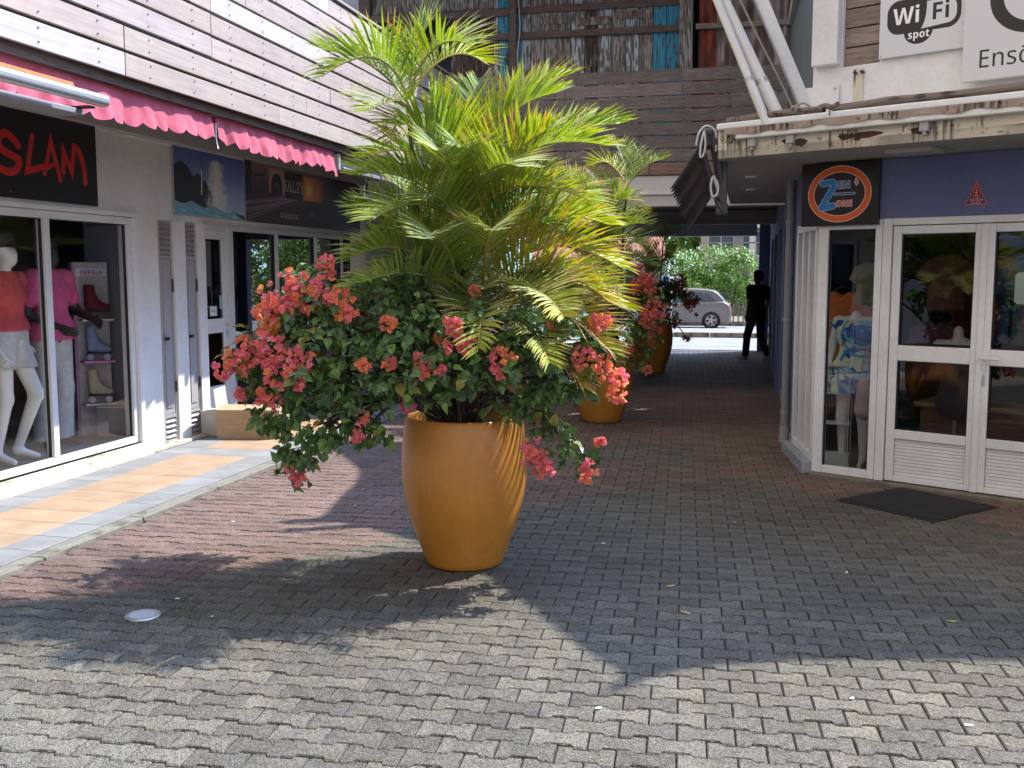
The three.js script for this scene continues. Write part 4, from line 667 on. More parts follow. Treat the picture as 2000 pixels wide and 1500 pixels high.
// ---------------------------------------------------------------- bodies: tapered capsules joined smoothly, meshed with surface nets
function surfaceNet(f, lo, hi, cell) {
  const nx = Math.ceil((hi.x - lo.x) / cell) + 1, ny = Math.ceil((hi.y - lo.y) / cell) + 1, nz = Math.ceil((hi.z - lo.z) / cell) + 1;
  const v = new Float32Array(nx * ny * nz), id = (i, j, k) => i + nx * (j + ny * k);
  for (let k = 0; k < nz; k++) for (let j = 0; j < ny; j++) for (let i = 0; i < nx; i++) v[id(i, j, k)] = f(lo.x + i * cell, lo.y + j * cell, lo.z + k * cell);
  const vi = new Int32Array(nx * ny * nz).fill(-1), pos = [], idx = [], E = [[0, 1], [0, 2], [0, 4], [1, 3], [1, 5], [2, 3], [2, 6], [3, 7], [4, 5], [4, 6], [5, 7], [6, 7]];
  for (let k = 0; k < nz - 1; k++) for (let j = 0; j < ny - 1; j++) for (let i = 0; i < nx - 1; i++) {
    const c = []; let m = 0; for (let q = 0; q < 8; q++) { const w = v[id(i + (q & 1), j + ((q >> 1) & 1), k + (q >> 2))]; c.push(w); if (w < 0) m |= 1 << q; }
    if (m === 0 || m === 255) continue;
    let x = 0, y = 0, z = 0, n = 0;
    for (const [a, b] of E) if ((c[a] < 0) !== (c[b] < 0)) { const t = c[a] / (c[a] - c[b]); x += (a & 1) + t * ((b & 1) - (a & 1)); y += ((a >> 1) & 1) + t * (((b >> 1) & 1) - ((a >> 1) & 1)); z += (a >> 2) + t * ((b >> 2) - (a >> 2)); n++; }
    vi[id(i, j, k)] = pos.length / 3; pos.push(lo.x + (i + x / n) * cell, lo.y + (j + y / n) * cell, lo.z + (k + z / n) * cell);
  }
  const quad = (a, b, c, d, flip) => { if (flip) idx.push(a, c, b, a, d, c); else idx.push(a, b, c, a, c, d); };
  for (let k = 1; k < nz - 1; k++) for (let j = 1; j < ny - 1; j++) for (let i = 1; i < nx - 1; i++) {
    const s = v[id(i, j, k)] < 0;
    if (s !== v[id(i + 1, j, k)] < 0) quad(vi[id(i, j - 1, k - 1)], vi[id(i, j, k - 1)], vi[id(i, j, k)], vi[id(i, j - 1, k)], !s);
    if (s !== v[id(i, j + 1, k)] < 0) quad(vi[id(i - 1, j, k - 1)], vi[id(i - 1, j, k)], vi[id(i, j, k)], vi[id(i, j, k - 1)], !s);
    if (s !== v[id(i, j, k + 1)] < 0) quad(vi[id(i - 1, j - 1, k)], vi[id(i, j - 1, k)], vi[id(i, j, k)], vi[id(i - 1, j, k)], !s);
  }
  const g = new THREE.BufferGeometry(); g.setAttribute('position', new THREE.Float32BufferAttribute(pos, 3)); g.setIndex(idx);
  const e = cell * 0.5, nor = []; for (let i = 0; i < pos.length; i += 3) { const [x, y, z] = [pos[i], pos[i + 1], pos[i + 2]], n = V3(f(x + e, y, z) - f(x - e, y, z), f(x, y + e, z) - f(x, y - e, z), f(x, y, z + e) - f(x, y, z - e)).normalize(); nor.push(n.x, n.y, n.z); }
  g.setAttribute('normal', new THREE.Float32BufferAttribute(nor, 3));
  g.setAttribute('uv', new THREE.Float32BufferAttribute(pos.flatMap((_, i) => (i % 3 === 0 ? [pos[i] + pos[i + 2], pos[i + 1]] : [])), 2));
  return g;
}
// capsules: [a, b, ra, rb]
function flesh(caps, cell = 0.012, k = 0.03, clip) {
  const lo = V3(1e9, 1e9, 1e9), hi = V3(-1e9, -1e9, -1e9);
  for (const [a, b, ra, rb_] of caps) { const R = Math.max(ra, rb_) + cell * 2.5; for (const p of [a, b]) { lo.min(V3(p.x - R, p.y - R, p.z - R)); hi.max(V3(p.x + R, p.y + R, p.z + R)); } }
  const C = caps.map(([a, b, ra, r2]) => { const d = b.clone().sub(a); return [a.x, a.y, a.z, d.x, d.y, d.z, Math.max(d.lengthSq(), 1e-9), ra, r2 - ra]; });
  const f = (x, y, z) => { let m = 1e9; for (const c of C) { const px = x - c[0], py = y - c[1], pz = z - c[2]; let t = (px * c[3] + py * c[4] + pz * c[5]) / c[6]; t = t < 0 ? 0 : t > 1 ? 1 : t; const qx = px - t * c[3], qy = py - t * c[4], qz = pz - t * c[5], d = Math.sqrt(qx * qx + qy * qy + qz * qz) - c[7] - t * c[8]; if (m > 1e8) m = d; else { const h = Math.max(k - Math.abs(m - d), 0) / k; m = Math.min(m, d) - h * h * k * 0.25; } } return clip ? Math.max(m, clip(x, y, z)) : m; };
  return surfaceNet(f, lo, hi, cell);
}
function handCaps(w, d, n) { // wrist, pointing direction, palm normal
  d = d.clone().normalize(); n = n.clone().addScaledVector(d, -n.dot(d)).normalize(); const s = d.clone().cross(n), P = (a, b, c) => w.clone().addScaledVector(d, a).addScaledVector(s, b).addScaledVector(n, c), caps = [];
  for (const b of [-0.026, -0.009, 0.009, 0.026]) caps.push([P(0.01, b * 0.6, 0), P(0.085, b, 0), 0.014, 0.011]);
  [[-0.028, 0.062], [-0.009, 0.075], [0.01, 0.07], [0.029, 0.052]].forEach(([b, l]) => { const k = P(0.088, b, 0), m = P(0.088 + l * 0.5, b * 1.15, 0.008), e = P(0.088 + l * 0.92, b * 1.2, 0.026); caps.push([k, m, 0.0095, 0.0088], [m, e, 0.0088, 0.0075]); });
  const t0 = P(0.02, -0.026, 0.006), t1 = P(0.055, -0.055, 0.018), t2 = P(0.085, -0.062, 0.028); caps.push([t0, t1, 0.013, 0.011], [t1, t2, 0.0105, 0.0085]);
  return caps;
}
const stand = () => ({ hipL: V3(0.085, 0.92, 0), hipR: V3(-0.085, 0.92, 0), kneeL: V3(0.1, 0.49, 0.02), kneeR: V3(-0.1, 0.49, 0.02), ankL: V3(0.1, 0.08, -0.02), ankR: V3(-0.1, 0.08, -0.02), toeL: V3(0.12, 0.03, 0.14), toeR: V3(-0.12, 0.03, 0.14), shL: V3(0.17, 1.4, 0), shR: V3(-0.17, 1.4, 0), elL: V3(0.24, 1.13, -0.02), elR: V3(-0.24, 1.13, -0.02), wrL: V3(0.25, 0.88, 0.06), wrR: V3(-0.25, 0.88, 0.06), waist: V3(0, 1.08, 0), chest: V3(0, 1.28, 0.01), neck: V3(0, 1.47, 0), head: V3(0, 1.62, 0.01) });
const seg = { // named groups of capsules of a pose
  torso: (j, e = 0) => [[V3(0.055, 0.97, 0).add(V3(j.waist.x * 0.5, 0, 0)), V3(-0.055, 0.97, 0).add(V3(j.waist.x * 0.5, 0, 0)), 0.11 + e, 0.11 + e], [j.waist.clone().add(V3(0.03, 0, 0)), j.waist.clone().add(V3(-0.03, 0, 0)), 0.1 + e, 0.1 + e], [j.chest.clone().add(V3(0.065, 0, 0)), j.chest.clone().add(V3(-0.065, 0, 0)), 0.1 + e, 0.1 + e], [j.shL, j.shR, 0.056 + e, 0.056 + e], [j.waist, j.chest, 0.1 + e, 0.11 + e], [V3(j.waist.x * 0.5, 0.97, 0), j.waist, 0.12 + e, 0.1 + e], [j.chest, j.neck.clone().add(V3(0, -0.06, 0)), 0.1 + e, 0.06 + e]],
  upper: (j, e = 0, t = 1) => [[j.shL, j.shL.clone().lerp(j.elL, t), 0.05 + e, 0.04 + e], [j.shR, j.shR.clone().lerp(j.elR, t), 0.05 + e, 0.04 + e]],
  fore: (j) => [[j.elL, j.wrL, 0.039, 0.025], [j.elR, j.wrR, 0.039, 0.025]],
  thigh: (j, e = 0, t = 1) => [[j.hipL, j.hipL.clone().lerp(j.kneeL, t), 0.083 + e, lerp(0.083, 0.055, t) + e], [j.hipR, j.hipR.clone().lerp(j.kneeR, t), 0.083 + e, lerp(0.083, 0.055, t) + e]],
  shin: (j, e = 0, t = 1, flare = 0) => [[j.kneeL, j.kneeL.clone().lerp(j.ankL, t), 0.055 + e, 0.034 + e + flare], [j.kneeR, j.kneeR.clone().lerp(j.ankR, t), 0.055 + e, 0.034 + e + flare]],
  foot: (j) => [[j.ankL, j.toeL, 0.034, 0.024], [j.ankR, j.toeR, 0.034, 0.024]],
  head: (j) => [[j.neck.clone().add(V3(0, -0.06, 0)), j.neck.clone().add(V3(0, 0.08, 0.01)), 0.052, 0.048], [j.head.clone().add(V3(0, -0.045, 0.03)), j.head.clone().add(V3(0, 0.045, -0.015)), 0.066, 0.086], [j.head.clone().add(V3(0, -0.02, 0.088)), j.head.clone().add(V3(0, 0.015, 0.082)), 0.013, 0.008], [j.head.clone().add(V3(0, -0.085, 0.055)), j.head.clone().add(V3(0, -0.075, 0.065)), 0.028, 0.025]],
};
const hands = (j) => merge([flesh(handCaps(j.wrL, j.wrL.clone().sub(j.elL), V3(-1, 0, 0.3)), 0.0045, 0.008), flesh(handCaps(j.wrR, j.wrR.clone().sub(j.elR), V3(1, 0, 0.3)), 0.0045, 0.008)]);
const doll = std({ color: lin(0.8, 0.77, 0.72), roughness: 0.4 }), dollDark = std({ color: lin(0.03, 0.028, 0.027), roughness: 0.5 });
const cloth = (r, g, b) => std({ color: lin(r, g, b), roughness: 0.95, map: T.cloth, bumpMap: T.clothB, bumpScale: 0.012 });

// display of the first shop
{
  const room = shopL;
  part(room, 'display_floor', bb(-8.9, -5.24, 0.0, 0.14, -8.42, -1.2), M.roomFloor);
  part(room, 'display_wall', bb(-5.95, -5.24, 0.14, 2.9, -8.42, -8.36), M.roomGrey);
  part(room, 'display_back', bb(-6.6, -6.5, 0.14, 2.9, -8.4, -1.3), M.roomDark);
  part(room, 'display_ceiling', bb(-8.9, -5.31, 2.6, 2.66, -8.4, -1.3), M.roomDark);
  part(room, 'display_panel', bb(-5.9, -5.35, 2.02, 2.59, -8.355, -8.33), std({ color: lin(0.16, 0.18, 0.22), roughness: 0.8 }));
  const A = thing('mannequin', 'white mannequin in coral top, white shorts and dark cap behind the glass', 'mannequin', [-5.5, 0.14, -6.74], 1.75);
  const j = stand(); Object.assign(j, { kneeL: V3(0.13, 0.52, 0.14), ankL: V3(0.1, 0.08, -0.02), toeL: V3(0.14, 0.03, 0.12), kneeR: V3(-0.1, 0.5, 0.02), ankR: V3(-0.14, 0.08, -0.05), toeR: V3(-0.17, 0.03, 0.1), elL: V3(0.25, 1.14, -0.08), wrL: V3(0.24, 0.9, 0.0), elR: V3(-0.25, 1.14, -0.06), wrR: V3(-0.24, 0.9, 0.05) });
  part(A, 'body', merge([flesh([...seg.torso(j), ...seg.upper(j), ...seg.fore(j), ...seg.thigh(j), ...seg.shin(j), ...seg.foot(j), ...seg.head(j)]), hands(j)]), doll);
  part(A, 'top', flesh([...seg.torso(j, 0.02), ...seg.upper(j, 0.02, 0.5), [V3(0.06, 1.02, 0), V3(-0.06, 1.02, 0), 0.14, 0.14]], 0.012, 0.03, (x, y) => Math.max(1.02 - y, y - 1.47)), cloth(0.78, 0.11, 0.13));
  part(A, 'shorts', flesh([[V3(0.055, 0.99, 0), V3(-0.055, 0.99, 0), 0.128, 0.128], ...seg.thigh(j, 0.028, 0.5)], 0.012, 0.03, (x, y) => Math.max(0.73 - y, y - 1.06)), cloth(0.75, 0.75, 0.74));
  part(A, 'cap', merge([flesh([[j.head.clone().add(V3(0, 0.06, -0.015)), j.head.clone().add(V3(0, 0.075, -0.01)), 0.094, 0.09]], 0.008, 0.02, (x, y) => 1.645 - y), new RoundedBoxGeometry(0.15, 0.012, 0.12, 2, 0.005).rotateX(0.15).translate(0, 1.65, 0.13)]), std({ color: lin(0.035, 0.035, 0.04), roughness: 0.9, map: T.cloth }));
  const b2 = thing('mannequin', 'dark mannequin in pink shirt and white trousers beside the skate stand', 'mannequin', [-5.66, 0.14, -7.46], 1.45);
  const q = stand(); Object.assign(q, { elL: V3(0.27, 1.14, 0.02), wrL: V3(0.2, 1.06, 0.27), elR: V3(-0.26, 1.13, 0.0), wrR: V3(-0.14, 1.02, 0.22) });
  part(b2, 'body', merge([flesh([...seg.torso(q), ...seg.upper(q), ...seg.fore(q), ...seg.head(q), ...seg.shin(q), ...seg.foot(q), ...seg.thigh(q)]), hands(q)]), dollDark);
  part(b2, 'shirt', flesh([...seg.torso(q, 0.03), ...seg.upper(q, 0.03, 0.62), [V3(0.07, 0.98, 0), V3(-0.07, 0.98, 0), 0.15, 0.15]], 0.012, 0.03, (x, y) => Math.max(0.9 - y, y - 1.5)), cloth(0.8, 0.13, 0.34));
  part(b2, 'trousers', flesh([[V3(0.05, 0.98, 0), V3(-0.05, 0.98, 0), 0.125, 0.125], ...seg.thigh(q, 0.022), ...seg.shin(q, 0.022, 0.95, 0.035)], 0.012, 0.03, (x, y) => Math.max(0.06 - y, y - 1.0)), cloth(0.68, 0.7, 0.72));
  // skate stand with three shelves
  const st = thing('display_stand', 'tall white and lilac shelf stand for roller skates', 'stand', [-5.72, 0.14, -8.12], 0.85);
  part(st, 'panel', rb(-0.14, 0.14, 0, 1.55, -0.03, 0, 0.004), cloth(0.75, 0.74, 0.78)); part(st, 'side_strip', rb(-0.165, -0.141, 0, 1.55, -0.12, 0.0, 0.003), std({ color: lin(0.55, 0.25, 0.5), roughness: 0.6 }));
  const header = canvasTex(256, 64, (g, w, h) => { g.fillStyle = '#e6e2ea'; g.fillRect(0, 0, w, h); g.fillStyle = '#b45fc0'; g.font = 'bold 50px sans-serif'; g.textAlign = 'center'; g.fillText('IMPALA', 128, 50); });
  part(st, 'header', new THREE.PlaneGeometry(0.26, 0.07).translate(0, 1.46, 0.0015), std({ map: header, roughness: 0.6 }));
  const shelfY = [1.05, 0.68, 0.3];
  shelfY.forEach((y, i) => part(st, 'shelf', rb(-0.13, 0.14, y - 0.02, y, 0.0, 0.17, 0.004), i === 1 ? std({ color: lin(0.75, 0.3, 0.5), roughness: 0.6 }) : M.whiteFrame));
  const boot = (label, y, c, wheel) => {
    const fw = V3(0, y, 0.09).applyAxisAngle(V3(0, 1, 0), 0.85).add(st.position);
    const o = thing('roller_skate', label, 'skate', [fw.x, fw.y, fw.z], 0.85 + 1.3, 'roller skates on the stand');
    part(o, 'boot', flesh([[V3(0, 0.29, -0.045), V3(0, 0.13, -0.04), 0.046, 0.042], [V3(0, 0.12, -0.04), V3(0, 0.1, 0.09), 0.042, 0.034], [V3(0, 0.2, -0.035), V3(0, 0.12, 0.03), 0.042, 0.036]], 0.007, 0.03, (x, yy) => Math.max(0.075 - yy, yy - 0.3)), c);
    part(o, 'sole', rb(-0.036, 0.036, 0.062, 0.075, -0.085, 0.12, 0.006), M.black);
    part(o, 'laces', [0.13, 0.16, 0.19, 0.22, 0.25].map((h, i) => new THREE.CylinderGeometry(0.003, 0.003, 0.05, 5).rotateZ(1.57 + (i % 2 ? 0.3 : -0.3)).translate(0, h, 0.045 - (h - 0.13) * 0.28)), M.whiteFrame);
    for (const z of [-0.055, 0.085]) for (const x of [-0.035, 0.035]) part(o, 'wheel', new THREE.CylinderGeometry(0.03, 0.03, 0.03, 14).rotateZ(Math.PI / 2).translate(x, 0.03, z), wheel);
    part(o, 'truck', [-0.055, 0.085].map((z) => rb(-0.02, 0.02, 0.025, 0.062, z - 0.015, z + 0.015, 0.004)), M.alu);
  };
  boot('dark red roller skate on the top shelf of the stand', 1.05, cloth(0.18, 0.02, 0.03), M.black); boot('pale blue roller skate on the pink middle shelf', 0.68, cloth(0.32, 0.42, 0.72), std({ color: lin(0.3, 0.35, 0.6), roughness: 0.4 })); boot('cream roller skate on the lowest shelf of the stand', 0.3, cloth(0.66, 0.63, 0.48), std({ color: lin(0.6, 0.5, 0.55), roughness: 0.4 }));
  const wb = thing('display_block', 'white cardboard block in the corner of the display window', 'box', [-5.5, 0.14, -8.16], 0.2); part(wb, 'block', rb(-0.16, 0.16, 0, 0.26, -0.15, 0.15, 0.006), M.roomGrey); part(wb, 'lid', rb(-0.163, 0.163, 0.26, 0.275, -0.153, 0.153, 0.004), M.whiteFrame);
}
// contents of the second shop, poster and stickers in its door
{
  const post = canvasTex(256, 512, (g, w, h) => { g.fillStyle = '#d9d7d0'; g.fillRect(0, 0, w, h); g.fillStyle = '#3d4a5c'; g.beginPath(); g.moveTo(90, 40); g.lineTo(180, 40); g.lineTo(140, 110); g.fill(); g.fillStyle = '#22262c'; g.beginPath(); g.ellipse(90, 210, 46, 60, 0.4, 0, 7); g.fill(); g.fillRect(30, 300, 80, 40); g.fillStyle = '#6b6357'; g.fillRect(10, 350, 236, 70); g.fillStyle = '#1c1a1a'; g.fillRect(10, 410, 236, 92); g.strokeStyle = '#efe7d8'; g.lineWidth = 10; g.strokeRect(5, 5, w - 10, h - 10); });
  const p = thing('poster', 'tall photo poster inside the glass door of the second shop', 'poster', [-5.415, 1.58, -9.52], Math.PI / 2); part(p, 'sheet', bb(-0.17, 0.17, -0.34, 0.34, -0.004, -0.001), M.whiteFrame); part(p, 'print', new THREE.PlaneGeometry(0.335, 0.675), std({ map: post, roughness: 0.5 }));
  const stk = canvasTex(128, 96, (g, w, h) => { g.fillStyle = '#dfe3e2'; g.fillRect(0, 0, w, h); g.strokeStyle = '#30383a'; g.lineWidth = 6; g.beginPath(); g.moveTo(20, 52); g.lineTo(40, 36); g.lineTo(44, 60); g.moveTo(56, 34); g.lineTo(66, 56); g.lineTo(80, 34); g.moveTo(92, 38); g.lineTo(92, 60); g.lineTo(112, 52); g.stroke(); });
  const s = thing('door_sticker', 'small white sticker low on the upper door glass', 'sticker', [-5.4, 1.2, -9.68], Math.PI / 2); part(s, 'sheet', bb(-0.07, 0.07, -0.05, 0.05, -0.003, -0.001), M.whiteFrame); part(s, 'print', new THREE.PlaneGeometry(0.138, 0.098), std({ map: stk, roughness: 0.5 }));
  const s2 = thing('door_sticker', 'narrow blue sticker beside the white door sticker', 'sticker', [-5.4, 1.29, -9.84], Math.PI / 2); part(s2, 'sheet', bb(-0.025, 0.025, -0.07, 0.07, -0.003, 0), std({ color: lin(0.3, 0.5, 0.62), roughness: 0.5 }));
  const c = thing('curtain', 'black curtain hanging behind the second shop glazing', 'curtain', [-5.75, 0.03, -10.75], Math.PI / 2);
  const g = new THREE.PlaneGeometry(1.15, 2.2, 60, 1), pp = g.attributes.position; for (let i = 0; i < pp.count; i++) pp.setZ(i, 0.035 * Math.sin(pp.getX(i) * 42) + 0.01 * Math.sin(pp.getX(i) * 17)); g.computeVertexNormals(); part(c, 'drape', g.translate(0, 1.12, 0), std({ color: lin(0.018, 0.018, 0.022), roughness: 0.9, side: THREE.DoubleSide })); part(c, 'curtain_rail', rod(V3(-0.6, 2.24, 0), V3(0.6, 2.24, 0), 0.012), M.black);
}
// cartons by the door
{
  const o = thing('cardboard_box', 'brown cardboard box with raised flap on the tiled walkway', 'box', [-4.62, 0.03, -8.98], 0.2);
  part(o, 'carton', [bb(-0.3, 0.3, 0, 0.27, -0.19, 0.19, 0.1, 0.2)], M.card);
  part(o, 'flap', [muv(new THREE.BoxGeometry(0.6, 0.004, 0.19).rotateX(0.16).translate(0, 0.288, 0.093)), muv(new THREE.BoxGeometry(0.6, 0.004, 0.19).rotateX(-0.1).translate(0, 0.282, -0.094))], M.card);
  part(o, 'side_flap', muv(new THREE.BoxGeometry(0.004, 0.2, 0.36).rotateZ(0.12).translate(-0.315, 0.37, 0)), M.cardPale, 'pale upright end flap');
  part(o, 'tape_strip', [bb(-0.28, -0.08, 0.2, 0.245, 0.1905, 0.1925)], M.tape);
  const k = thing('carton', 'small white carton wedged behind the brown cardboard box', 'box', [-5.06, 0.03, -9.0], 0.1); part(k, 'carton', [bb(-0.08, 0.08, 0, 0.24, -0.1, 0.1)], M.cardPale); part(k, 'label', bb(0.0805, 0.0815, 0.08, 0.16, -0.06, 0.05), M.whiteFrame);
}
// door mat, round ground light, scraps
{
  const m = thing('door_mat', 'black rubber door mat in front of the white double door', 'mat', [1.175, 0.0, -7.43], Math.atan2(-0.5, 0.53) * 1 + Math.PI / 2 * 0);
  const g = new RoundedBoxGeometry(0.74, 0.014, 0.7, 2, 0.006).translate(0, 0.008, 0); part(m, 'pile', muv(g), M.carpet); part(m, 'border', [rb(-0.385, 0.385, 0.001, 0.008, 0.345, 0.375, 0.003), rb(-0.385, 0.385, 0.001, 0.008, -0.375, -0.345, 0.003), rb(-0.385, -0.365, 0.001, 0.008, -0.345, 0.345, 0.003), rb(0.365, 0.385, 0.001, 0.008, -0.345, 0.345, 0.003)], M.rubber);
  const d = thing('ground_light', 'round flush steel ground light in the grey paving', 'light', [-2.73, 0.001, -4.15]);
  part(d, 'ring', new THREE.LatheGeometry([[0.06, 0.004], [0.064, 0.006], [0.078, 0.005], [0.082, 0.0]].map((p) => new THREE.Vector2(...p)), 40), M.alu); part(d, 'lens', new THREE.CylinderGeometry(0.0605, 0.0605, 0.004, 40).translate(0, 0.0025, 0), std({ color: lin(0.42, 0.44, 0.45), roughness: 0.35 }));
  const r = rng(66), sm = [std({ color: lin(0.75, 0.73, 0.68), roughness: 0.9, side: THREE.DoubleSide }), std({ color: lin(0.4, 0.28, 0.12), roughness: 0.9, side: THREE.DoubleSide }), std({ color: lin(0.25, 0.32, 0.06), roughness: 0.9, side: THREE.DoubleSide })];
  const pts = [[0.42, -3.9, 0], [-0.25, -4.75, 1], [0.55, -5.6, 0], [-0.35, -5.15, 1], [0.95, -4.9, 2], [-0.05, -6.6, 0], [-3.2, -5.9, 0], [-2.6, -6.5, 0], [-2.4, -4.2, 0], [-2.7, -4.4, 0], [-0.8, -5.9, 0], [0.3, -6.9, 0], [-0.5, -3.6, 0], [0.8, -3.75, 0], [1.15, -4.0, 1]];
  for (const [x, z, k] of pts) { const o = thing(k ? 'fallen_leaf' : 'paper_scrap', k ? 'small dry leaf lying on the grey paving' : 'tiny pale paper scrap lying on the paving', k ? 'leaf' : 'litter', [x, 0.004, z], r() * 6, k ? 'dry leaves on the paving' : 'paper scraps on the paving');
    const L = k ? 0.03 : 0.009 + r() * 0.008, W = k ? 0.012 : 0.006 + r() * 0.006, gg = new THREE.CircleGeometry(1, 7).rotateX(-Math.PI / 2).scale(L, 1, W), p = gg.attributes.position; for (let i = 0; i < p.count; i++) p.setY(i, 0.001 + 0.005 * Math.abs(p.getX(i) / L) * r()); gg.computeVertexNormals(); part(o, 'blade', gg, sm[k]); }
}
// things seen through the glass of the right-hand shop
{
  const at = (name, label, cat, s, o, turn = 0, y = 0.025, group) => { const [x, z] = toWorld(s, o); return thing(name, label, cat, [x, y, z], turn - ANG, group); };
  const dress = canvasTex(256, 256, (g, w, h) => { g.fillStyle = '#d9e0b8'; g.fillRect(0, 0, w, h); const r = rng(12); for (let i = 0; i < 26; i++) { g.strokeStyle = ['#2a64b8', '#3f8fd0', '#1f4f98', '#86c0dc'][i % 4]; g.lineWidth = 8 + r() * 22; g.beginPath(); g.moveTo(r() * w, r() * h); g.bezierCurveTo(r() * w, r() * h, r() * w, r() * h, r() * w, r() * h); g.stroke(); } });
  dress.wrapS = dress.wrapT = THREE.RepeatWrapping; dress.repeat.set(2, 2);
  const a = at('mannequin', 'headless white mannequin in blue swirl dress in the narrow window', 'mannequin', 0.12, -0.42, 0.1), j = stand();
  part(a, 'body', merge([flesh([...seg.torso(j), ...seg.upper(j), ...seg.fore(j), ...seg.thigh(j), ...seg.shin(j), ...seg.foot(j), [j.neck.clone().add(V3(0, -0.06, 0)), j.neck, 0.05, 0.045]]), hands(j)]).scale(0.84, 0.84, 0.84), doll);
  part(a, 'dress', flesh([...seg.torso(j, 0.02), ...seg.thigh(j, 0.06, 0.55)], 0.012, 0.05, (x, y) => Math.max(0.72 - y, y - 1.42)).scale(0.85, 0.84, 0.86), std({ map: dress, roughness: 0.9 }));
  const bag = at('shoulder_bag', 'pale pink bag hanging low beside the blue dress', 'bag', 0.27, -0.26, 0, 0.62); part(bag, 'bag', flesh([[V3(0.0, 0.1, 0), V3(0.01, -0.1, 0), 0.05, 0.08]], 0.01, 0.02), cloth(0.7, 0.45, 0.47)); part(bag, 'strap', tube([V3(-0.04, 0.12, 0), V3(-0.02, 0.3, -0.02), V3(0, 0.42, -0.04), V3(0.02, 0.3, -0.02), V3(0.04, 0.12, 0)], 0.006, 20, 5), cloth(0.7, 0.45, 0.47));
  const tee = (label, s, o, y, c, sc = 1, turn = 0, name = 'hanging_shirt') => { const t = at(name, label, 'clothing', s, o, turn, y); const sh = new THREE.Shape([[-0.08, 0], [-0.24, -0.06], [-0.33, -0.24], [-0.24, -0.29], [-0.19, -0.2], [-0.21, -0.66], [0.21, -0.66], [0.19, -0.2], [0.24, -0.29], [0.33, -0.24], [0.24, -0.06], [0.08, 0], [0, -0.05]].map((p) => new THREE.Vector2(p[0] * sc, p[1] * sc))); const g = new THREE.ExtrudeGeometry(sh, { depth: 0.05, bevelEnabled: true, bevelSize: 0.02, bevelThickness: 0.03, bevelSegments: 2 }), p = g.attributes.position; for (let i = 0; i < p.count; i++) p.setZ(i, p.getZ(i) + 0.02 * Math.sin(p.getX(i) * 30) * Math.min(1, -p.getY(i) * 2)); g.computeVertexNormals(); part(t, 'garment', g, c); part(t, 'hanger', [tube([V3(-0.16 * sc, -0.02, 0.02), V3(0, 0.06, 0.02), V3(0.16 * sc, -0.02, 0.02)], 0.008, 10, 5), tube([V3(0, 0.06, 0.02), V3(0, 0.12, 0.02), V3(0.03, 0.15, 0.02), V3(0.03, 0.11, 0.02)], 0.004, 12, 5)], M.black); return t; };
  tee('orange shirt hanging behind the blue swirl dress', -0.14, -0.75, 1.42, cloth(0.85, 0.24, 0.05), 0.8, 0.2);
  tee('cream top hanging high in the narrow window', 0.13, -0.62, 1.66, cloth(0.4, 0.34, 0.2), 0.46, 0.9);
  tee('dusky pink dress hanging behind the left door leaf', 0.66, -0.85, 1.72, cloth(0.3, 0.1, 0.09), 0.62, 0.6);
  tee('dark red shirt on the rear rail', 0.72, -1.4, 1.5, cloth(0.25, 0.04, 0.05), 0.8, 0.3); tee('plum skirt hanging low behind the left door leaf', 0.52, -1.1, 1.18, cloth(0.2, 0.08, 0.12), 0.7);
  const dm = at('mannequin', 'small torso form in navy top behind the lower door glass', 'mannequin', 0.86, -0.6, 0, 0.025); part(dm, 'body', flesh([...seg.torso(j), [j.neck.clone().add(V3(0, -0.06, 0)), j.neck.clone().add(V3(0, 0.05, 0)), 0.05, 0.045]], 0.012, 0.03).translate(0, -0.4, 0).scale(0.85, 1, 0.85), doll); part(dm, 'top', flesh(seg.torso(j, 0.015), 0.012, 0.03, (x, y) => y - 1.42).translate(0, -0.4, 0).scale(0.85, 1, 0.85), cloth(0.05, 0.06, 0.1)); part(dm, 'stand_post', [rod(V3(0, 0.0, 0), V3(0, 0.55, 0), 0.015), new THREE.CylinderGeometry(0.15, 0.16, 0.02, 20).translate(0, 0.01, 0)], M.alu);
  for (let i = 0; i < 9; i++) { const cs = [cloth(0.3, 0.04, 0.05), cloth(0.06, 0.1, 0.25), cloth(0.3, 0.3, 0.3), cloth(0.1, 0.2, 0.22), cloth(0.2, 0.05, 0.16)]; tee(['dark red', 'navy', 'grey', 'teal', 'purple'][i % 5] + ' garment on the crowded rail behind the right door leaf, hanger ' + ['first', 'second', 'third', 'fourth', 'fifth', 'sixth', 'seventh', 'eighth', 'ninth'][i], 1.12 + i * 0.075, -0.62 - (i % 3) * 0.05, 1.7 - (i % 2) * 0.05, cs[i % 5], 0.85, 1.35); }
  const rail = at('clothes_rail', 'steel clothes rail behind the right door leaf', 'rail', 1.42, -0.64, 0); part(rail, 'bar', rod(V3(-0.4, 1.84, 0), V3(0.4, 1.84, 0), 0.012), M.alu); part(rail, 'leg', rod(V3(-0.4, 0, 0), V3(-0.4, 1.84, 0), 0.012), M.alu); part(rail, 'leg', rod(V3(0.4, 0, 0), V3(0.4, 1.84, 0), 0.012), M.alu);
  const cab = at('glass_cabinet', 'small glass display cabinet at the foot of the blue dress', 'cabinet', -0.0, -0.36, 0.3); part(cab, 'cabinet_frame', [0, 1].flatMap((x) => [0, 1].map((z) => rb(-0.115 + x * 0.22, -0.107 + x * 0.22, 0, 0.82, -0.1 + z * 0.19, -0.092 + z * 0.19, 0.002))).concat([rb(-0.12, 0.12, 0.82, 0.835, -0.1, 0.1, 0.003), rb(-0.12, 0.12, 0.35, 0.356, -0.1, 0.1, 0.003), rb(-0.12, 0.12, 0.6, 0.606, -0.1, 0.1, 0.003), rb(-0.12, 0.12, 0.0, 0.1, -0.1, 0.1, 0.003)]), M.whiteFrame);
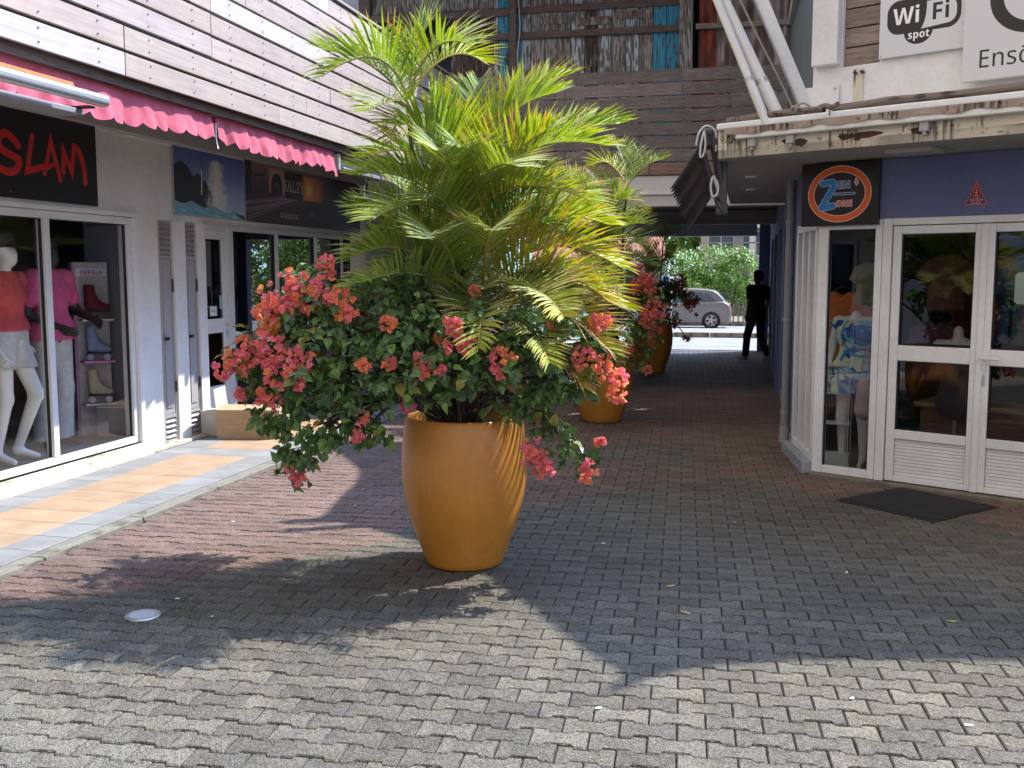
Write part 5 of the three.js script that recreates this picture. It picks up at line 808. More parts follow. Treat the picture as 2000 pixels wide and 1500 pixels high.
  const counter = at('shop_counter', 'low wooden counter behind the lower door glass', 'counter', 1.2, -0.95, 0); part(counter, 'top', rb(-0.7, 0.9, 0.5, 0.54, -0.25, 0.25, 0.006), std({ color: lin(0.5, 0.34, 0.18), map: T.wood, roughness: 0.5 })); part(counter, 'front', rb(-0.66, 0.86, 0.0, 0.5, 0.1, 0.2, 0.004), std({ color: lin(0.3, 0.14, 0.08), map: T.wood, roughness: 0.6 }));
  const note = at('door_notice', 'pale green notice stuck inside the right door glass', 'notice', 1.5, -0.052, 0, 1.5); part(note, 'sheet', new THREE.ExtrudeGeometry(new THREE.Shape([[-0.1, -0.1], [-0.08, -0.12], [0.1, -0.12], [0.1, 0.1], [-0.08, 0.1], [-0.1, 0.08]].map((p) => new THREE.Vector2(...p))), { depth: 0.002, bevelEnabled: false }), std({ color: lin(0.6, 0.72, 0.68), roughness: 0.7 }));
}
const FROND = [[-0.29, 2.51, 0.0, -0.39, 2.87, 0.05, -0.7, 2.58, 0.25, 0.34, 0.35], [-0.29, 2.49, 0, -0.46, 2.76, -0.1, -0.77, 2.81, -0.2, 0.33, 0.3], [-0.28, 2.55, 0, -0.26, 2.82, 0, -0.16, 2.95, -0.1, 0.34, 0.25], [-0.28, 2.55, 0, -0.16, 2.87, 0.05, 0.05, 2.75, 0.2, 0.32, 0.45], [-0.28, 2.53, 0, -0.08, 2.87, -0.1, 0.11, 2.74, -0.2, 0.3, 0.55], [-0.29, 2.48, 0, -0.4, 2.73, -0.2, -0.49, 2.95, -0.45, 0.3, 0.3], [-0.29, 2.48, 0, -0.34, 2.5, 0.25, -0.44, 2.39, 0.4, 0.28, 0.5], [-0.3, 2.41, 0, -0.33, 2.44, 0.1, -0.37, 2.27, 0.15, 0.2, 0.95], [-0.01, 1.88, 0, 0.06, 2.46, 0, 0.5, 2.54, 0.05, 0.4, 0.4], [-0.01, 1.88, 0, 0.15, 2.57, -0.15, 0.56, 2.69, -0.3, 0.36, 0.55], [-0.01, 1.88, 0, 0.25, 2.37, 0.1, 0.75, 2.24, 0.25, 0.38, 0.45], [-0.01, 1.85, 0, 0.37, 2.4, -0.1, 0.86, 2.42, -0.25, 0.36, 0.35], [-0.02, 1.91, 0, -0.08, 2.43, 0.05, -0.32, 2.35, 0.2, 0.42, 0.35], [-0.03, 1.91, 0, -0.16, 2.37, -0.1, -0.53, 2.23, -0.15, 0.36, 0.3], [-0.03, 1.88, 0, -0.24, 2.17, 0.15, -0.52, 2.09, 0.3, 0.34, 0.4], [-0.02, 1.9, 0, -0.05, 2.44, -0.2, 0.07, 2.69, -0.5, 0.36, 0.2], [-0.01, 1.88, 0, -0.02, 2.2, 0.35, -0.09, 2.16, 0.75, 0.36, 0.4], [0.0, 1.88, 0, 0.13, 2.2, 0.35, 0.29, 2.08, 0.8, 0.36, 0.5], [0.0, 1.87, 0, 0.27, 2.17, 0.2, 0.67, 1.94, 0.45, 0.36, 0.55], [-0.04, 1.87, 0, -0.21, 2.03, 0.25, -0.41, 1.85, 0.6, 0.34, 0.4], [-0.06, 1.52, 0.05, -0.27, 1.96, 0.1, -0.56, 1.93, 0.2, 0.34, 0.25], [-0.06, 1.52, 0.05, -0.29, 1.85, 0.2, -0.56, 1.66, 0.4, 0.34, 0.3], [-0.05, 1.52, 0.05, -0.2, 1.89, -0.2, -0.52, 1.94, -0.6, 0.34, 0.2], [-0.06, 1.5, 0.05, -0.23, 1.68, 0.35, -0.51, 1.53, 0.65, 0.3, 0.35], [0.1, 1.49, 0, 0.34, 2.02, 0, 0.77, 1.85, 0.1, 0.38, 0.55], [0.1, 1.49, 0, 0.41, 1.9, 0.1, 0.82, 1.63, 0.2, 0.38, 0.65], [0.1, 1.48, 0, 0.41, 1.77, 0.2, 0.75, 1.45, 0.4, 0.36, 0.7], [0.12, 1.45, 0, 0.49, 1.69, -0.1, 0.91, 1.4, -0.2, 0.34, 0.55], [0.12, 1.41, 0.05, 0.45, 1.53, 0.25, 0.76, 1.2, 0.45, 0.34, 0.75], [0.13, 1.41, 0, 0.39, 1.63, 0.4, 0.5, 1.39, 0.85, 0.32, 0.6], [0.1, 1.49, 0, 0.15, 1.96, -0.3, 0.41, 2.07, -0.7, 0.36, 0.3], [0.1, 1.48, 0, 0.13, 1.86, 0.4, 0.18, 1.79, 0.85, 0.34, 0.55], [-0.02, 1.5, 0.05, -0.07, 1.86, 0.4, -0.14, 1.75, 0.85, 0.34, 0.35], [-0.02, 1.52, 0, -0.02, 1.99, -0.3, -0.06, 2.07, -0.7, 0.34, 0.2], [0.13, 1.39, 0.05, 0.34, 1.43, 0.4, 0.44, 1.17, 0.7, 0.28, 0.55], [0.09, 1.36, 0.1, 0.13, 1.53, 0.5, 0.1, 1.23, 0.8, 0.28, 0.6], [0.12, 1.41, 0, 0.56, 1.64, -0.3, 0.84, 1.51, -0.6, 0.32, 0.4], [-0.08, 1.41, 0.0, -0.31, 1.63, -0.2, -0.63, 1.52, -0.5, 0.3, 0.3], [0.01, 1.69, 0, 0.27, 1.99, -0.3, 0.66, 1.95, -0.7, 0.34, 0.4], [-0.01, 1.74, 0, -0.23, 1.99, -0.4, -0.47, 2.15, -0.8, 0.34, 0.25], [0.01, 1.77, 0, 0.19, 2.22, 0.2, 0.44, 2.3, 0.4, 0.38, 0.6], [-0.01, 1.77, 0, -0.02, 2.15, 0.1, -0.16, 2.52, 0.15, 0.4, 0.3], [0.06, 1.28, 0.1, 0.13, 1.32, 0.4, 0.23, 1.03, 0.55, 0.22, 0.98], [0.14, 1.3, 0.05, 0.45, 1.32, 0.3, 0.62, 1.02, 0.45, 0.26, 0.7]];
const STEM = [[-0.19, 0.86, 0, -0.21, 1.52, 0.02, -0.29, 2.48, 0], [-0.06, 0.86, 0.05, -0.04, 1.36, 0.05, -0.02, 1.88, 0], [0.02, 0.85, -0.05, 0.06, 1.13, -0.02, 0.1, 1.48, 0], [-0.11, 0.86, 0.0, -0.08, 1.14, 0.05, -0.06, 1.51, 0.05], [0.09, 0.85, 0.05, 0.11, 1.08, 0.05, 0.12, 1.4, 0.05], [-0.02, 0.87, 0.1, -0.01, 1.27, 0.0, 0.0, 1.75, -0.05]];
const LOBE = [[-0.95, 1.18, 0.5, 0.2, 0.18], [-0.8, 1.38, 0.5, 0.2, 0.2], [-0.66, 1.48, 0.45, 0.21, 0.14], [-0.52, 1.33, 0.5, 0.26, 0.21], [-0.77, 1.13, 0.55, 0.26, 0.23], [-0.52, 1.08, 0.5, 0.26, 0.21], [-0.85, 0.92, 0.5, 0.21, 0.16], [-0.65, 0.87, 0.5, 0.23, 0.17], [-0.43, 0.86, 0.4, 0.18, 0.16], [-0.78, 0.72, 0.5, 0.16, 0.1], [-0.81, 0.62, 0.5, 0.09, 0.07], [-0.27, 1.38, 0.5, 0.23, 0.21], [-0.27, 1.13, 0.55, 0.23, 0.21], [-0.07, 1.28, 0.55, 0.23, 0.21], [-0.02, 1.1, 0.5, 0.21, 0.16], [0.13, 1.33, 0.5, 0.21, 0.18], [0.23, 1.18, 0.5, 0.21, 0.18], [0.41, 1.27, 0.45, 0.21, 0.21], [0.44, 1.07, 0.4, 0.23, 0.16], [0.6, 1.11, 0.35, 0.18, 0.18], [0.4, 0.9, 0.3, 0.16, 0.13], [0.5, 0.77, 0.3, 0.14, 0.1], [0.64, 0.65, 0.25, 0.12, 0.09], [0.74, 1.21, 0.3, 0.12, 0.16], [-0.15, 1.5, 0.3, 0.26, 0.13], [0.24, 0.94, 0.4, 0.1, 0.08], [-0.4, 1.53, 0.2, 0.21, 0.13], [-0.83, 1.52, -0.2, 0.21, 0.16], [-0.62, 1.4, -0.4, 0.29, 0.18], [0.42, 1.34, -0.4, 0.29, 0.18]];
const FLOWER = [[-0.86, 1.48, 0.62, 0.112, 0], [-0.91, 1.42, 0.66, 0.088, 1], [-0.79, 1.53, 0.6, 0.088, 0], [-0.73, 1.46, 0.62, 0.088, 1], [-0.66, 1.52, 0.6, 0.075, 0], [-0.64, 1.63, 0.5, 0.055, 0], [-0.56, 1.47, 0.62, 0.062, 1], [-1.0, 1.21, 0.62, 0.112, 0], [-0.91, 1.24, 0.66, 0.1, 0], [-1.13, 1.13, 0.6, 0.062, 0], [-1.08, 1.17, 0.62, 0.062, 1], [-0.84, 1.13, 0.7, 0.095, 0], [-0.76, 1.11, 0.7, 0.062, 1], [-0.9, 1.34, 0.64, 0.05, 2], [-0.75, 1.19, 0.7, 0.062, 0], [-0.53, 1.41, 0.64, 0.055, 1], [-0.33, 1.36, 0.7, 0.037, 1], [-0.45, 1.16, 0.72, 0.033, 1], [-0.32, 1.17, 0.72, 0.027, 1], [-0.01, 1.36, 0.72, 0.035, 0], [-0.01, 1.32, 0.72, 0.033, 0], [-0.01, 1.26, 0.72, 0.04, 0], [0.05, 1.26, 0.72, 0.04, 0], [0.2, 1.19, 0.66, 0.045, 1], [0.24, 1.2, 0.66, 0.035, 1], [0.19, 1.12, 0.66, 0.03, 1], [-0.18, 1.19, 0.7, 0.027, 1], [-0.14, 1.17, 0.7, 0.022, 1], [-0.17, 1.13, 0.7, 0.037, 0], [-0.08, 1.14, 0.7, 0.025, 0], [0.08, 1.51, 0.5, 0.022, 1], [0.72, 1.35, 0.45, 0.055, 0], [0.61, 1.19, 0.5, 0.062, 0], [0.72, 1.13, 0.5, 0.06, 1], [0.79, 1.08, 0.5, 0.055, 0], [0.78, 1.0, 0.5, 0.055, 1], [0.35, 0.71, 0.5, 0.07, 0], [0.4, 0.65, 0.5, 0.06, 0], [0.43, 0.61, 0.5, 0.035, 0], [0.65, 0.59, 0.4, 0.055, 0], [0.71, 0.74, 0.4, 0.02, 0], [-0.8, 0.61, 0.6, 0.05, 0], [-0.95, 1.01, 0.62, 0.045, 0], [-0.89, 0.97, 0.62, 0.03, 0], [-1.06, 1.01, 0.6, 0.03, 0], [-0.26, 0.94, 0.5, 0.04, 0], [-0.48, 0.89, 0.6, 0.035, 0], [-0.49, 0.8, 0.6, 0.03, 0], [0.46, 1.33, 0.5, 0.035, 2], [0.67, 1.32, 0.4, 0.035, 2], [-0.09, 1.28, 0.6, 0.02, 2]];
// ---------------------------------------------------------------- planters: glazed pots, areca palms, bougainvillea
// plant data in metres from the foot of the pot: x to the right, y up, z towards the square
const leafMat = phy({ vertexColors: true, roughness: 0.95, transmission: 0.4, thickness: 0, side: THREE.DoubleSide, clearcoat: 0.15, clearcoatRoughness: 0.3 });
const bougLeaf = phy({ vertexColors: true, roughness: 0.8, transmission: 0.32, thickness: 0, side: THREE.DoubleSide, clearcoat: 0.7, clearcoatRoughness: 0.28 });
const bract = phy({ vertexColors: true, roughness: 0.95, transmission: 0.4, thickness: 0, side: THREE.DoubleSide });
const soup = () => ({ p: [], c: [], tri(a, b, c, k) { this.p.push(a.x, a.y, a.z, b.x, b.y, b.z, c.x, c.y, c.z); for (let i = 0; i < 3; i++) this.c.push(k[0], k[1], k[2]); }, geo() { const g = new THREE.BufferGeometry(); g.setAttribute('position', new THREE.Float32BufferAttribute(this.p, 3)); g.setAttribute('color', new THREE.Float32BufferAttribute(this.c, 3)); g.computeVertexNormals(); return g; } });
const UPV = V3(0, 1, 0);
function frond(parent, d, r, mx = 1, dens = 1) {
  const a = V3(d[0] * mx, d[1], d[2]), b = V3(d[3] * mx, d[4], d[5]), c = V3(d[6] * mx, d[7], d[8]), len = d[9], tone = d[10];
  const cu = new THREE.QuadraticBezierCurve3(a, b, c), L = cu.getLength(), n = Math.round(L / 0.0155 * dens), s = soup(), q = soup();
  const mixc = (t) => { t = clamp(t); const G = [0.03, 0.125, 0.006], Y = [0.31, 0.39, 0.005], O = [0.5, 0.32, 0.015], Br = [0.3, 0.17, 0.06]; return t < 0.55 ? G.map((v, i) => lerp(v, Y[i], t / 0.55)) : t < 0.85 ? Y.map((v, i) => lerp(v, O[i], (t - 0.55) / 0.3)) : O.map((v, i) => lerp(v, Br[i], (t - 0.85) / 0.15)); };
  const roll = (r() - 0.5) * 0.5;
  for (let i = 0; i < n; i++) for (const sd of [-1, 1]) {
    const t = 0.14 + 0.86 * (i + r() * 0.4) / n; if (t > 1 || r() < 0.08) continue;
    const p = cu.getPoint(t), T = cu.getTangent(t), U = UPV.clone().addScaledVector(T, -T.y).normalize().applyAxisAngle(T, roll), S = T.clone().cross(U);
    const ll = len * (0.35 + 0.65 * Math.sin(Math.PI * (0.16 + 0.74 * t))) * (0.82 + 0.3 * r()) * (1 - 0.4 * t * t * t * t), f = lerp(0.5, 1.25, t * t);
    const dir = T.clone().multiplyScalar(f).addScaledVector(S, sd * 0.85).addScaledVector(U, 0.62 - 0.25 * r()).addScaledVector(rdir(r), 0.1).normalize(), w = 0.0064 * (0.85 + 0.3 * r()) * (len / 0.34);
    const W = dir.clone().cross(U.clone().addScaledVector(S, sd * -0.6)).normalize().applyAxisAngle(dir, (r() - 0.5) * 0.7);
    const P = [0, 0.3, 0.65, 1].map((k) => p.clone().addScaledVector(dir, ll * k).addScaledVector(UPV, -ll * 0.1 * k * k * k * (0.5 + 0.5 * (1 - Math.abs(dir.y)))).addScaledVector(T, ll * 0.05 * k * k));
    const hw = [0.35, 1, 0.8], k0 = tone + (r() - 0.5) * 0.3, c0 = mixc(k0), c1 = mixc(k0 + 0.1 + (r() < 0.22 ? 0.45 : 0));
    const l = hw.map((h, k) => P[k].clone().addScaledVector(W, h * w)), m = hw.map((h, k) => P[k].clone().addScaledVector(W, -h * w));
    s.tri(l[0], m[0], l[1], c0); s.tri(m[0], m[1], l[1], c0); s.tri(l[1], m[1], l[2], c0); s.tri(m[1], m[2], l[2], c0); s.tri(l[2], m[2], P[3], c1);
  }
  const m = part(parent, 'frond', s.geo(), leafMat);
  const R = new THREE.TubeGeometry(cu, 12, 0.0075, 5, false), pp = R.attributes.position; for (let i = 0; i < pp.count; i++) { const seg_ = Math.floor(i / 6), ctr = cu.getPointAt(Math.min(1, seg_ / 12)), v = V3().fromBufferAttribute(pp, i).sub(ctr).multiplyScalar(1.25 - 0.95 * seg_ / 12).add(ctr); pp.setXYZ(i, v.x, v.y, v.z); }
  part(m, 'rachis', R, std({ color: tone > 0.5 ? lin(0.38, 0.26, 0.05) : lin(0.24, 0.25, 0.05), roughness: 0.6 }));
  return m;
}
function palm(label, pos, turn, opt = {}) {
  const o = thing('areca_palm', label, 'palm', pos, turn, 'palms in the row of planters'), r = rng(opt.seed ?? 1), mx = opt.mx ?? 1;
  if (opt.scale) o.scale.setScalar(opt.scale);
  STEM.forEach((d, i) => {
    const cu = new THREE.QuadraticBezierCurve3(V3(d[0] * mx, 0.74, d[2]), V3(d[3] * mx, d[4], d[5]), V3(d[6] * mx, d[7], d[8])), g = new THREE.TubeGeometry(cu, 30, 1, 8, false), p = g.attributes.position;
    for (let k = 0; k < p.count; k++) { const sg = Math.floor(k / 9), t = sg / 30, c = cu.getPointAt(t), ringk = (sg % 5 === 0) ? 1.12 : 1, v = V3().fromBufferAttribute(p, k).sub(c).multiplyScalar((i ? 0.022 : 0.017) * (1.15 - 0.45 * t) * ringk).add(c); p.setXYZ(k, v.x, v.y, v.z); }
    g.computeVertexNormals(); part(o, 'trunk', g, i % 2 ? M.bark : M.cane);
  });
  const r2 = rng((opt.seed ?? 1) + 100);
  for (const d of FROND) { if (opt.drop && r2() < opt.drop) continue; frond(o, d, r, mx, opt.dens ?? 1); }
  for (let i = 0; i < (opt.fill ?? 0); i++) { const a = i * 2.4 + r() * 0.8, h = 1.15 + 0.75 * r(), L = 0.42 + 0.25 * r(), x0 = 0.02 + (r() - 0.5) * 0.14, z0 = (r() - 0.5) * 0.12; frond(o, [x0, h, z0, x0 + Math.cos(a) * L * 0.45, h + 0.32 + 0.2 * r(), z0 + Math.sin(a) * L * 0.45, x0 + Math.cos(a) * L, h + 0.12 + 0.25 * r(), z0 + Math.sin(a) * L, 0.3, 0.1 + 0.4 * r()], r, 1, 0.95); }
  return o;
}
function leafAt(s, p, nrm, dir, L, W, k) { // folded heart-shaped blade
  const S = dir.clone().cross(nrm).normalize(), q = (a, b, c) => p.clone().addScaledVector(dir, a * L).addScaledVector(S, b * W).addScaledVector(nrm, c * W);
  const b0 = q(0, 0, 0), m1 = q(0.4, 0, -0.06), tip = q(1, 0, -0.3), l1 = q(0.18, 0.42, 0.12), l2 = q(0.52, 0.42, 0.1), r1 = q(0.18, -0.42, 0.12), r2 = q(0.52, -0.42, 0.1);
  s.tri(b0, l1, m1, k); s.tri(l1, l2, m1, k); s.tri(l2, tip, m1, k); s.tri(b0, m1, r1, k); s.tri(r1, m1, r2, k); s.tri(r2, m1, tip, k);
}
function bractAt(s, p, nrm, dir, L, W, k, cup) { // papery rounded bract, cupped and creased
  const S = dir.clone().cross(nrm).normalize(), q = (a, b, c) => p.clone().addScaledVector(dir, a * L).addScaledVector(S, b * W).addScaledVector(nrm, c * W);
  const b0 = q(0, 0, 0), m1 = q(0.55, 0, -0.16), l1 = q(0.25, 0.4, 0.16 * cup), l2 = q(0.72, 0.46, 0.3 * cup), tip = q(1.02, 0.04, 0.12), r1 = q(0.25, -0.4, 0.12), r2 = q(0.74, -0.44, 0.34 * cup), d = k.map((v) => v * 0.93);
  s.tri(b0, l1, m1, k); s.tri(l1, l2, m1, d); s.tri(l2, tip, m1, k); s.tri(b0, m1, r1, d); s.tri(r1, m1, r2, k); s.tri(r2, m1, tip, d);
}
const rdir = (r) => { const z = r() * 2 - 1, a = r() * Math.PI * 2, q = Math.sqrt(1 - z * z); return V3(q * Math.cos(a), z, q * Math.sin(a)); };
function bougainvillea(label, pos, turn, opt = {}) {
  const o = thing('bougainvillea', label, 'shrub', pos, turn, 'bougainvillea in the row of planters'), r = rng(opt.seed ?? 3), mx = opt.mx ?? 1, dens = opt.dens ?? 1;
  if (opt.scale) o.scale.setScalar(opt.scale);
  const leaves = soup(), twigs = [];
  const lobes = LOBE.filter(() => !opt.drop || r() > opt.drop);
  for (const [x, y, z, a, b] of lobes) {
    const c = V3(x * mx, y, z), dz = Math.min(a, 0.24);
    const s0 = V3((r() - 0.5) * 0.18, 0.74, (r() - 0.5) * 0.14 + 0.05), mid = s0.clone().lerp(c, 0.5).add(V3(0, 0.14 + r() * 0.12, 0)); mid.y = Math.max(mid.y, 1.4 - 0.35 * c.y);
    const cu = new THREE.QuadraticBezierCurve3(s0, mid, c); twigs.push(new THREE.TubeGeometry(cu, 10, 0.0065 + r() * 0.004, 5, false));
    const n = Math.round(1500 * (a * b) * dens * 3.9);
    const shoots = Array.from({ length: Math.max(4, Math.round(n / 12)) }, () => { const d = rdir(r), q = 0.55 + 0.5 * Math.pow(r(), 0.6); return c.clone().add(V3(d.x * a * q, d.y * b * q, d.z * dz * q)); });
    shoots.forEach((e, k) => { if (k % 3) return; const st = c.clone().lerp(s0, 0.12 * r()); twigs.push(new THREE.TubeGeometry(new THREE.QuadraticBezierCurve3(st, st.clone().lerp(e, 0.6).add(V3(0, 0.03, 0)), e), 5, 0.0024, 4, false)); });
    for (let i = 0; i < n; i++) {
      const e = shoots[Math.floor(r() * shoots.length)], p = e.clone().lerp(c, Math.pow(r(), 1.8) * 0.6).add(rdir(r).multiplyScalar(0.028));
      const out = p.clone().sub(c).normalize(), nrm = UPV.clone().multiplyScalar(0.7).addScaledVector(out, 0.6).addScaledVector(rdir(r), 0.75).normalize(), dir = out.clone().multiplyScalar(0.6).addScaledVector(rdir(r), 0.8).add(V3(0, -0.35, 0)).cross(nrm).cross(nrm).multiplyScalar(-1).normalize();
      const L = 0.032 + 0.03 * r() + (r() < 0.12 ? 0.02 : 0), v = r(), y1 = r() < 0.06;
      const k = r() < 0.1 ? [0.16, 0.3, 0.04] : y1 ? [0.3, 0.28, 0.04] : [lerp(0.045, 0.13, v * v), lerp(0.115, 0.26, v * v), lerp(0.018, 0.035, v)];
      leafAt(leaves, p, nrm, dir, L, L * (0.78 + 0.15 * r()), k);
    }
  }
  const f = part(o, 'foliage', leaves.geo(), bougLeaf); f.userData.kind = 'stuff';
  part(o, 'branches', twigs, M.twig);
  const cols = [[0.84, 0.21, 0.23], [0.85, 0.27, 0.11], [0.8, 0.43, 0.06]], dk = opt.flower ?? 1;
  for (const [x, y, z, rad0, ck] of FLOWER) {
    const rad = rad0 < 0.035 ? rad0 * 0.6 : rad0 * 0.9;
    if (opt.drop && r() < opt.drop * 0.6) continue;
    const c = V3(x * mx, y, z), s = soup(), n = Math.round(clamp(rad / 0.115, 0.2, 1.2) ** 1.6 * 48) + 7, tw = [];
    for (let i = 0; i < n; i++) {
      const p = c.clone().add(rdir(r).multiplyScalar(rad * Math.pow(r(), 0.5))), ax = p.clone().sub(c).normalize().multiplyScalar(0.8).addScaledVector(rdir(r), 0.6).add(V3(0, 0.1, 0.2)).normalize(), sx = ax.clone().cross(rdir(r)).normalize();
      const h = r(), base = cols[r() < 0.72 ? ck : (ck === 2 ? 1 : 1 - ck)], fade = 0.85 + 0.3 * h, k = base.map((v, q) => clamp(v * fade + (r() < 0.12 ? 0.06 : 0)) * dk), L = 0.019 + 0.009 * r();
      for (let b = 0; b < 3; b++) { const d = sx.clone().applyAxisAngle(ax, b * 2.094 + h), dir = d.clone().multiplyScalar(0.75).addScaledVector(ax, 0.65).normalize(), nn = ax.clone().multiplyScalar(0.75).addScaledVector(d, -0.65).normalize(); bractAt(s, p, nn.addScaledVector(rdir(r), 0.35).normalize(), dir.addScaledVector(rdir(r), 0.25).normalize(), L * 1.2, L * 1.1, k, 0.4 + 1.2 * r()); }
      if (h > 0.6) leafAt(s, p, sx, ax, 0.01, 0.004, [0.7, 0.66, 0.5]);
    }
    const fl = part(o, 'flower_cluster', s.geo(), bract); if (rad0 < 0.06) fl.userData.kind = 'stuff';
  }
  return o;
}
function planter(label, x, z, seed) {
  const o = thing('planter_pot', label, 'planter', [x, 0.003, z], seed * 1.3, 'tall ochre planters in a row');
  const prof = [[0, 0], [0.2, 0], [0.212, 0.006], [0.222, 0.03], [0.246, 0.1], [0.278, 0.19], [0.306, 0.28], [0.328, 0.37], [0.341, 0.46], [0.345, 0.54], [0.342, 0.63], [0.334, 0.72], [0.325, 0.78], [0.318, 0.812], [0.31, 0.822], [0.3, 0.82], [0.294, 0.805], [0.292, 0.7], [0.1, 0.69]].map((p) => new THREE.Vector2(...p));
  const g = new THREE.LatheGeometry(prof, 96), uv = g.attributes.uv; for (let i = 0; i < uv.count; i++) uv.setXY(i, uv.getX(i) * 2.1, uv.getY(i) * 1.2);
  part(o, 'vessel', g, M.pot);
  const sg = new THREE.CircleGeometry(0.293, 40).rotateX(-Math.PI / 2), p = sg.attributes.position; for (let i = 0; i < p.count; i++) p.setY(i, 0.745 + 0.012 * fbm(p.getX(i) + 1, p.getZ(i) + 1, 16, 2)); part(o, 'soil', muv(sg), M.soil);
  const r = rng(seed), st = []; for (let i = 0; i < 16; i++) st.push(new THREE.DodecahedronGeometry(0.01 + r() * 0.012).translate((r() - 0.5) * 0.4, 0.758, (r() - 0.5) * 0.4)); const k = part(o, 'pebbles', st.map((q) => muv(q)), M.earth); k.userData.kind = 'stuff';
  return o;
}
const YAW = THREE.MathUtils.degToRad(12.933);
planter('nearest ochre glazed planter pot standing in the sun on grey paving', -1.5, -5.36, 1);
planter('second ochre planter pot standing in shade behind the nearest one', -1.52, -10.95, 2);
planter('farthest dark planter pot inside the covered passage', -1.5, -16.5, 3);
palm('bright yellow-green palm growing from the nearest ochre planter', [-1.5, 0, -5.36], YAW, { seed: 5, fill: 22 });
bougainvillea('coral flowered bougainvillea spilling over the nearest ochre planter', [-1.5, 0, -5.36], YAW, { seed: 8 });
palm('smaller shaded palm growing from the second planter', [-1.52, 0, -10.95], YAW, { seed: 15, mx: -0.85, drop: 0.35, dens: 0.8, scale: 1.0 });
bougainvillea('shaded bougainvillea with few flowers in the second planter', [-1.52, 0, -10.95], YAW, { seed: 18, mx: -0.5, dens: 0.5, drop: 0.45 });
palm('dark palm in the farthest planter inside the passage', [-1.5, 0, -16.5], YAW, { seed: 25, mx: -0.7, drop: 0.55, dens: 0.7, scale: 0.82 });
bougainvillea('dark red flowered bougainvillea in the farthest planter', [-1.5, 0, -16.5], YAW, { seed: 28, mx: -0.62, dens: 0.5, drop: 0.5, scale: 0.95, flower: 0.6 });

// ---------------------------------------------------------------- person walking along the passage wall
{
  const o = thing('person', 'person in dark shirt and trousers walking along the passage wall', 'person', [0.17, 0.005, -19.0], Math.PI + 0.6); o.scale.setScalar(0.93);
  const j = stand(); Object.assign(j, { kneeL: V3(0.1, 0.5, 0.17), ankL: V3(0.1, 0.09, 0.22), toeL: V3(0.12, 0.045, 0.39), kneeR: V3(-0.1, 0.49, 0.02), ankR: V3(-0.1, 0.12, -0.24), toeR: V3(-0.11, 0.04, -0.1), elL: V3(0.26, 1.13, -0.1), wrL: V3(0.25, 0.9, -0.02), elR: V3(-0.26, 1.13, 0.02), wrR: V3(-0.26, 0.91, 0.14) });
  part(o, 'body', merge([flesh([...seg.torso(j), ...seg.upper(j), ...seg.fore(j), ...seg.thigh(j), ...seg.shin(j), ...seg.foot(j), ...seg.head(j), [j.head.clone().add(V3(0.078, -0.02, 0)), j.head.clone().add(V3(0.08, 0.02, -0.005)), 0.014, 0.016], [j.head.clone().add(V3(-0.078, -0.02, 0)), j.head.clone().add(V3(-0.08, 0.02, -0.005)), 0.014, 0.016]]), hands(j)]), std({ color: lin(0.16, 0.09, 0.06), roughness: 0.6 }));
  part(o, 'shirt', flesh([...seg.torso(j, 0.025), ...seg.upper(j, 0.025, 0.6)], 0.012, 0.03, (x, y) => Math.max(0.88 - y, y - 1.52 + Math.max(0, 0.07 - Math.abs(x)) * 0.8)), cloth(0.03, 0.026, 0.028));
  part(o, 'trousers', flesh([[V3(0.055, 0.96, 0), V3(-0.055, 0.96, 0), 0.125, 0.125], ...seg.thigh(j, 0.018), ...seg.shin(j, 0.018, 0.92, 0.015)], 0.012, 0.03, (x, y) => y - 1.0), cloth(0.03, 0.035, 0.05));
  part(o, 'hair', flesh([[j.head.clone().add(V3(0, 0.05, -0.03)), j.head.clone().add(V3(0, 0.06, -0.01)), 0.09, 0.09], [j.head.clone().add(V3(0, -0.01, -0.05)), j.head.clone().add(V3(0, 0.03, -0.04)), 0.074, 0.08]], 0.009, 0.03, (x, y, z) => Math.min(z - 0.06, 1.66 - y)), std({ color: lin(0.012, 0.01, 0.01), roughness: 0.9 }));
  part(o, 'shoe', flesh([[j.ankL.clone().add(V3(0, -0.04, -0.03)), j.toeL, 0.045, 0.036]], 0.009, 0.02), cloth(0.3, 0.3, 0.3)); part(o, 'shoe', flesh([[j.ankR.clone().add(V3(0, -0.04, -0.02)), j.toeR, 0.045, 0.036]], 0.009, 0.02), cloth(0.3, 0.3, 0.3));
}
